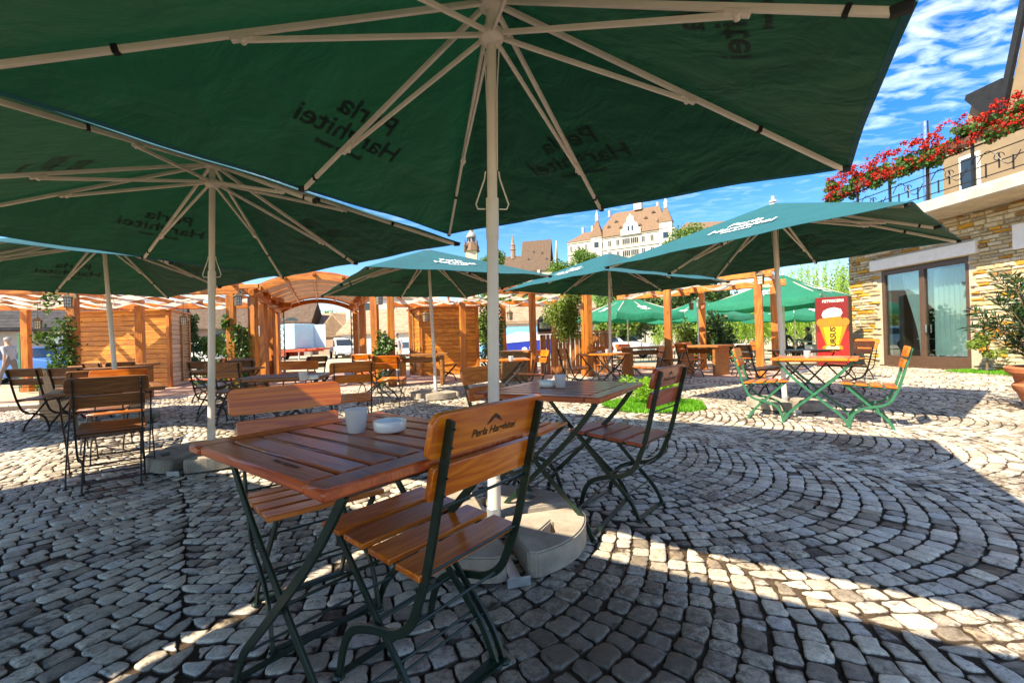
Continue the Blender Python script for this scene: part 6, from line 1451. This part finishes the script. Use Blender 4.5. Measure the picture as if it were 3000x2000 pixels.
# ================================================================== castle hill
HC = (40, 250)
def hill_z(x, y):
    g = math.exp(-((x-45)/95)**2-((y-265)/85)**2); return -4+46*g
xs = np.linspace(-260, 340, 61); ys = np.linspace(110, 520, 42)
V = [(x, y, max(-3, hill_z(x, y)+1.2*math.sin(x*.11)*math.sin(y*.13))) for y in ys for x in xs]; nx = len(xs)
M['hill'] = plain('hill_grass', (.09, .15, .035), .95, .35, .05, 0, .2)
tag(np_mesh('hill', V, [(j*nx+i, j*nx+i+1, (j+1)*nx+i+1, (j+1)*nx+i) for j in range(len(ys)-1) for i in range(nx-1)], M['hill'], smooth=True), kind='structure')
P = []
for k in range(420):
    x, y = RNG.uniform(-70, 170), RNG.uniform(140, 236)
    if y > 188 and 26 < x < 80: continue
    r = RNG.uniform(2.2, 4.6); P.append(clump((x, y, hill_z(x, y)+r*.7), (r, r, r*1.1), 130, 5, shell=.5))
tag(leaves('hillside_wood', np.vstack(P), .62, M['far_leaf'], None, asp=1.4), 'wooded slope below the old town on the hill', 'wood', kind='stuff')
def town_hall():
    A, B = Vector((29.4, 222, 0)), Vector((73.3, 196, 0)); u = (B-A); L = u.length; u.normalize(); n = Vector((u.y, -u.x, 0)); n = n if n.y < 0 else -n
    z0, ze = 30, 49.6; t = thing('town_hall', 'large white town hall with a steep tiled roof and pointed turrets on the hill', 'building', A)
    m = Matrix((u, -n, Vector((0, 0, 1)))).transposed()
    def Pn(s, o, z): return u*s+n*o+Vector((0, 0, z))
    dp = 20; mb = MB(); mb.prism([Pn(0, 0, z0), Pn(L, 0, z0), Pn(L, -dp, z0), Pn(0, -dp, z0)], (0, 0, 0), (0, 0, ze-z0)); mb.build('wall', M['white_wall'], t)
    # roof pieces
    def hiproof(s0, s1, rz, hipl, hipr, nm, ov=.8, zb=ze):
        mb = MB(); V = [Pn(s0-ov, ov, zb), Pn(s1+ov, ov, zb), Pn(s1+ov, -dp-ov, zb), Pn(s0-ov, -dp-ov, zb), Pn(s0+hipl, -dp/2, rz), Pn(s1-hipr, -dp/2, rz)]
        mb.add(V, [(0, 1, 5, 4), (1, 2, 5), (2, 3, 4, 5), (3, 0, 4), (3, 2, 1, 0)]); return mb.build(nm, M['tile_castle'], t)
    rf = hiproof(.30*L, .93*L, 63.2, 5.5, 4.5, 'roof'); hiproof(0, .30*L, 56, 5, 0.5, 'roof', .6)
    for s, z in ((.40, 55), (.46, 57.5), (.52, 53.5), (.74, 56.8), (.80, 59.5), (.86, 54), (.70, 53.2)):
        mb = MB(); d = (z-ze)/(63.2-ze)*dp/2; p = Pn(s*L, .8-d+.25, z); mb.prism([p+u*-.9, p+u*.9, p+Vector((0, 0, 1.1))], (0, 0, 0), -n*1.4); mb.build('dormer', M['tile_brown'], rf)
    for s in (.08, .18, .36, .62+.2, .9): mb = MB(); mb.box(Pn(s*L, -dp/2-1, 57.5 if s < .3 else 63.6), (1.1, 1.1, 3.2), m); mb.build('chimney', M['grey_wall'], rf)
    # cornices
    for z in (ze-.4, 43.6, 38): mb = MB(); mb.box(Pn(L/2, .15, z), (L+.4, .5, .45), m); mb.build('cornice', M['slab'], t)
    # windows
    for r, (z, h) in enumerate(((46.4, 2.5), (40.8, 2.6), (35, 2.6))):
        for k in range(13):
            s = (.035+.93*k/12)*L; w_ = 1.5 if k > 2 else 1.1
            if abs(s/L-.624) < .05: w_ = 3.6
            mb = MB(); mb.box(Pn(s, .05, z), (w_+.5, .3, h+.5), m); f = mb.build('window', M['slab'], t); mb = MB()
            q = 2 if w_ < 2 else 4
            for i in range(q): mb.box(Pn(s+(i-(q-1)/2)*w_/q, .22, z), (w_/q-.22, .1, h), m)
            mb.build('pane', M['dark_pane'], f)
    # turrets
    for s, zb, zt in ((.297, 50.5, 61.5), (.929, 52.5, 62.0)):
        mb = MB(); mb.box(Pn(s*L, -1.2, (z0+zb)/2), (5.4, 3.6, zb-z0), m); mb.build('turret_wall', M['white_wall'], t)
        mb = MB(); c = [Pn(s*L-3, .9, zb), Pn(s*L+3, .9, zb), Pn(s*L+3, -3.4, zb), Pn(s*L-3, -3.4, zb)]; a = [Pn(s*L-.6, -.9, zt-3), Pn(s*L+.6, -.9, zt-3), Pn(s*L+.6, -1.6, zt-3), Pn(s*L-.6, -1.6, zt-3)]
        mb.add(c+a, [(0, 1, 5, 4), (1, 2, 6, 5), (2, 3, 7, 6), (3, 0, 4, 7), (4, 5, 6, 7), (3, 2, 1, 0)]); sp_ = mb.build('spire', M['tile_castle'], t)
        mb = MB(); mb.box(Pn(s*L, -1.2, zt-2.0), (1.3, 1.2, 2.0), m); mb.add([Pn(s*L-.8, -.5, zt-1), Pn(s*L+.8, -.5, zt-1), Pn(s*L+.8, -1.9, zt-1), Pn(s*L-.8, -1.9, zt-1), Pn(s*L, -1.2, zt+2.2)], [(0, 1, 4), (1, 2, 4), (2, 3, 4), (3, 0, 4), (3, 2, 1, 0)]); mb.build('finial', M['white_wall'], sp_)
        mb = MB(); mb.box(Pn(s*L, .66, 46.6), (2.2, .1, 2.6), m); mb.build('pane', M['dark_pane'], t)
    # central gable and cupola
    s = .624*L; pr = [(-4.6, ze-.5), (4.6, ze-.5), (4.6, ze+2.2), (3.6, ze+2.6), (3.2, ze+4.6), (2.0, ze+5.2), (1.5, ze+7.6), (.6, ze+8.2), (0, ze+9.4), (-.6, ze+8.2), (-1.5, ze+7.6), (-2.0, ze+5.2), (-3.2, ze+4.6), (-3.6, ze+2.6), (-4.6, ze+2.2)]
    mb = MB(); mb.prism([Pn(s+x, .9, z) for x, z in pr], (0, 0, 0), -n*1.6); mb.build('gable', M['white_wall'], t); mb = MB()
    for x in (-.9, .9): mb.box(Pn(s+x, .95, ze+2.4), (.8, .1, 2.2), m)
    mb.build('pane', M['dark_pane'], t)
    mb = MB(); mb.box(Pn(s+1.2, -dp/2, 64.4), (3.6, 3.6, 3.4), m); o = mb.build('cupola', M['white_wall'], t); mb = MB(); mb.box(Pn(s+1.2, -dp/2, 67.4), (3.0, 3.0, 2.6), m); mb.box(Pn(s+1.2, -dp/2, 69.2), (2.0, 2.0, 1.6), m); mb.build('cupola_roof', M['slate'], o)
    mb = MB(); mb.prism([Pn(L, -6, z0), Pn(L+24, -12, z0), Pn(L+24, -26, z0), Pn(L, -20, z0)], (0, 0, 0), (0, 0, 18.6)); mb.build('side_wing', M['white_wall'], t)
    mb = MB(); V = [Pn(L, -5, 48.6), Pn(L+25, -11, 48.6), Pn(L+25, -27, 48.6), Pn(L, -21, 48.6), Pn(L+3, -13.5, 54), Pn(L+20, -18, 53)]; mb.add(V, [(0, 1, 5, 4), (1, 2, 5), (2, 3, 4, 5), (3, 0, 4), (3, 2, 1, 0)]); mb.build('side_roof', M['tile_castle'], t)
town_hall()
def church():
    q = at(1585, 760, 232); t = thing('church', 'church with a very steep brown roof and slim turret on the hill', 'church', (q.x, q.y, 0), -.25); zr, ze = 53.2, 37.8; x0, x1 = -9.5, 8.5
    mb = MB(); mb.prism([(x0, -7, 25), (x1, -7, 25), (x1, 7, 25), (x0, 7, 25)], (0, 0, 0), (0, 0, ze-25)); 
    for x in (x0, x1-.4): mb.prism([(x, -7, ze), (x, 7, ze), (x, 0, zr-.3)], (0, 0, 0), (.4, 0, 0))
    mb.build('wall', M['cream_wall'], t)
    mb = MB(); o = .7; mb.prism([(x0-.2, -7-o, ze-1.2), (x0-.2, 0, zr), (x0-.2, 7+o, ze-1.2), (x0-.2, 7+o, ze-.8), (x0-.2, 0, zr+.6), (x0-.2, -7-o, ze-.8)], (0, 0, 0), (x1-x0-2.5, 0, 0)); r = mb.build('roof', M['tile_brown'], t)
    for x, z in ((-3, 47), (1.5, 46), (-5.5, 43), (4, 42.5)): mb = MB(); y = -7*(zr-z)/(zr-ze)-.5; mb.prism([(x-.7, y, z), (x+.7, y, z), (x, y, z+1.1)], (0, 0, 0), (0, 1.4, 0)); mb.build('dormer', M['tile_dark'], r)
    for x in (-8, 0, 7): mb = MB(); mb.box((x, -7.5, 31), (1.2, 1.4, 12)); mb.build('buttress', M['white_wall'], t)
    # lower choir to the left
    mb = MB(); mb.prism([(x0-15, -5, 25), (x0, -5, 25), (x0, 5, 25), (x0-15, 5, 25)], (0, 0, 0), (0, 0, 11)); mb.build('choir_wall', M['cream_wall'], t)
    mb = MB(); mb.prism([(x0-15.5, -5.6, 35.5), (x0-15.5, 0, 46.5), (x0-15.5, 5.6, 35.5)], (0, 0, 0), (15.3, 0, 0)); r = mb.build('choir_roof', M['tile_brown'], t)
    mb = MB(); mb.lathe([(1.3, 45), (1.3, 49.5), (1.7, 49.8), (1.3, 50.2), (1.2, 52), (1.5, 52.3), (.8, 53.4), (.5, 55.5), (.12, 57.5), (0, 58.5)], (x0-5.5, 0, 0), 8); mb.build('turret', M['brown_wall'], r)
church()
def clock_tower():
    q = at(1382, 740, 262); t = thing('clock_tower', 'old clock tower with tiered onion cupolas left of the church', 'tower', (q.x, q.y, 0))
    mb = MB(); mb.box((0, 0, 42), (6.4, 6.4, 28)); mb.build('shaft', M['cream_wall'], t)
    mb = MB(); mb.lathe([(4.9, 55), (3.9, 57.2), (2.9, 59.2), (2.3, 60.4), (2.2, 60.5)], n=8); r = mb.build('roof', M['tile_castle'], t)
    mb = MB(); mb.lathe([(2.0, 60.4), (2.0, 63.2), (2.8, 63.3), (2.9, 64.0), (2.3, 65.3), (1.3, 66.2), (1.15, 66.3), (1.15, 67.6), (1.5, 67.8), (1.3, 68.6), (.4, 69.3), (.1, 71), (0, 72)], n=12); mb.build('cupola', M['grey_wall'], r, 0, True)
    mb = MB()
    for k in range(6): a = k*PI/3; mb.box((2.0*math.cos(a), 2.0*math.sin(a), 61.9), (.9, .9, 2.0), Matrix.Rotation(a, 3, 'Z'))
    mb.build('opening', M['dark_pane'], r)
    for sx in (-1, 1):
        for sy in (-1, 1): mb = MB(); mb.lathe([(.8, 55.2), (.8, 57.6), (1.0, 57.8), (.4, 59.4), (.1, 62), (0, 62.6)], (sx*3.4, sy*3.4, 0), 8); mb.build('corner_turret', M['tile_brown'], t)
clock_tower()
for i, (px, d, z, h, r, lab) in enumerate([(1722, 190, 27, 13.7, (6.5, 5, 5), 'bright tree in front of the left wing of the town hall'), (2030, 170, 28, 16, (9, 6, 6), 'large bright tree right of the town hall'), (1645, 200, 26, 11, (8, 6, 4.5), 'tree between the church and the town hall'), (1430, 215, 30, 13, (5, 5, 5), 'olive-green tree below the clock tower'), (1975, 180, 26, 15, (6, 5, 5), 'tree before the right turret of the town hall'), (1462, 205, 30, 14, (4, 4, 5), 'tree just right of the big umbrella pole, before the church choir')]):
    q = at(px, 1000, d); broad_tree(lab, (q.x, q.y, z), h, r, 2600, M['far_leaf'], .42, 18)
# labels for anything left
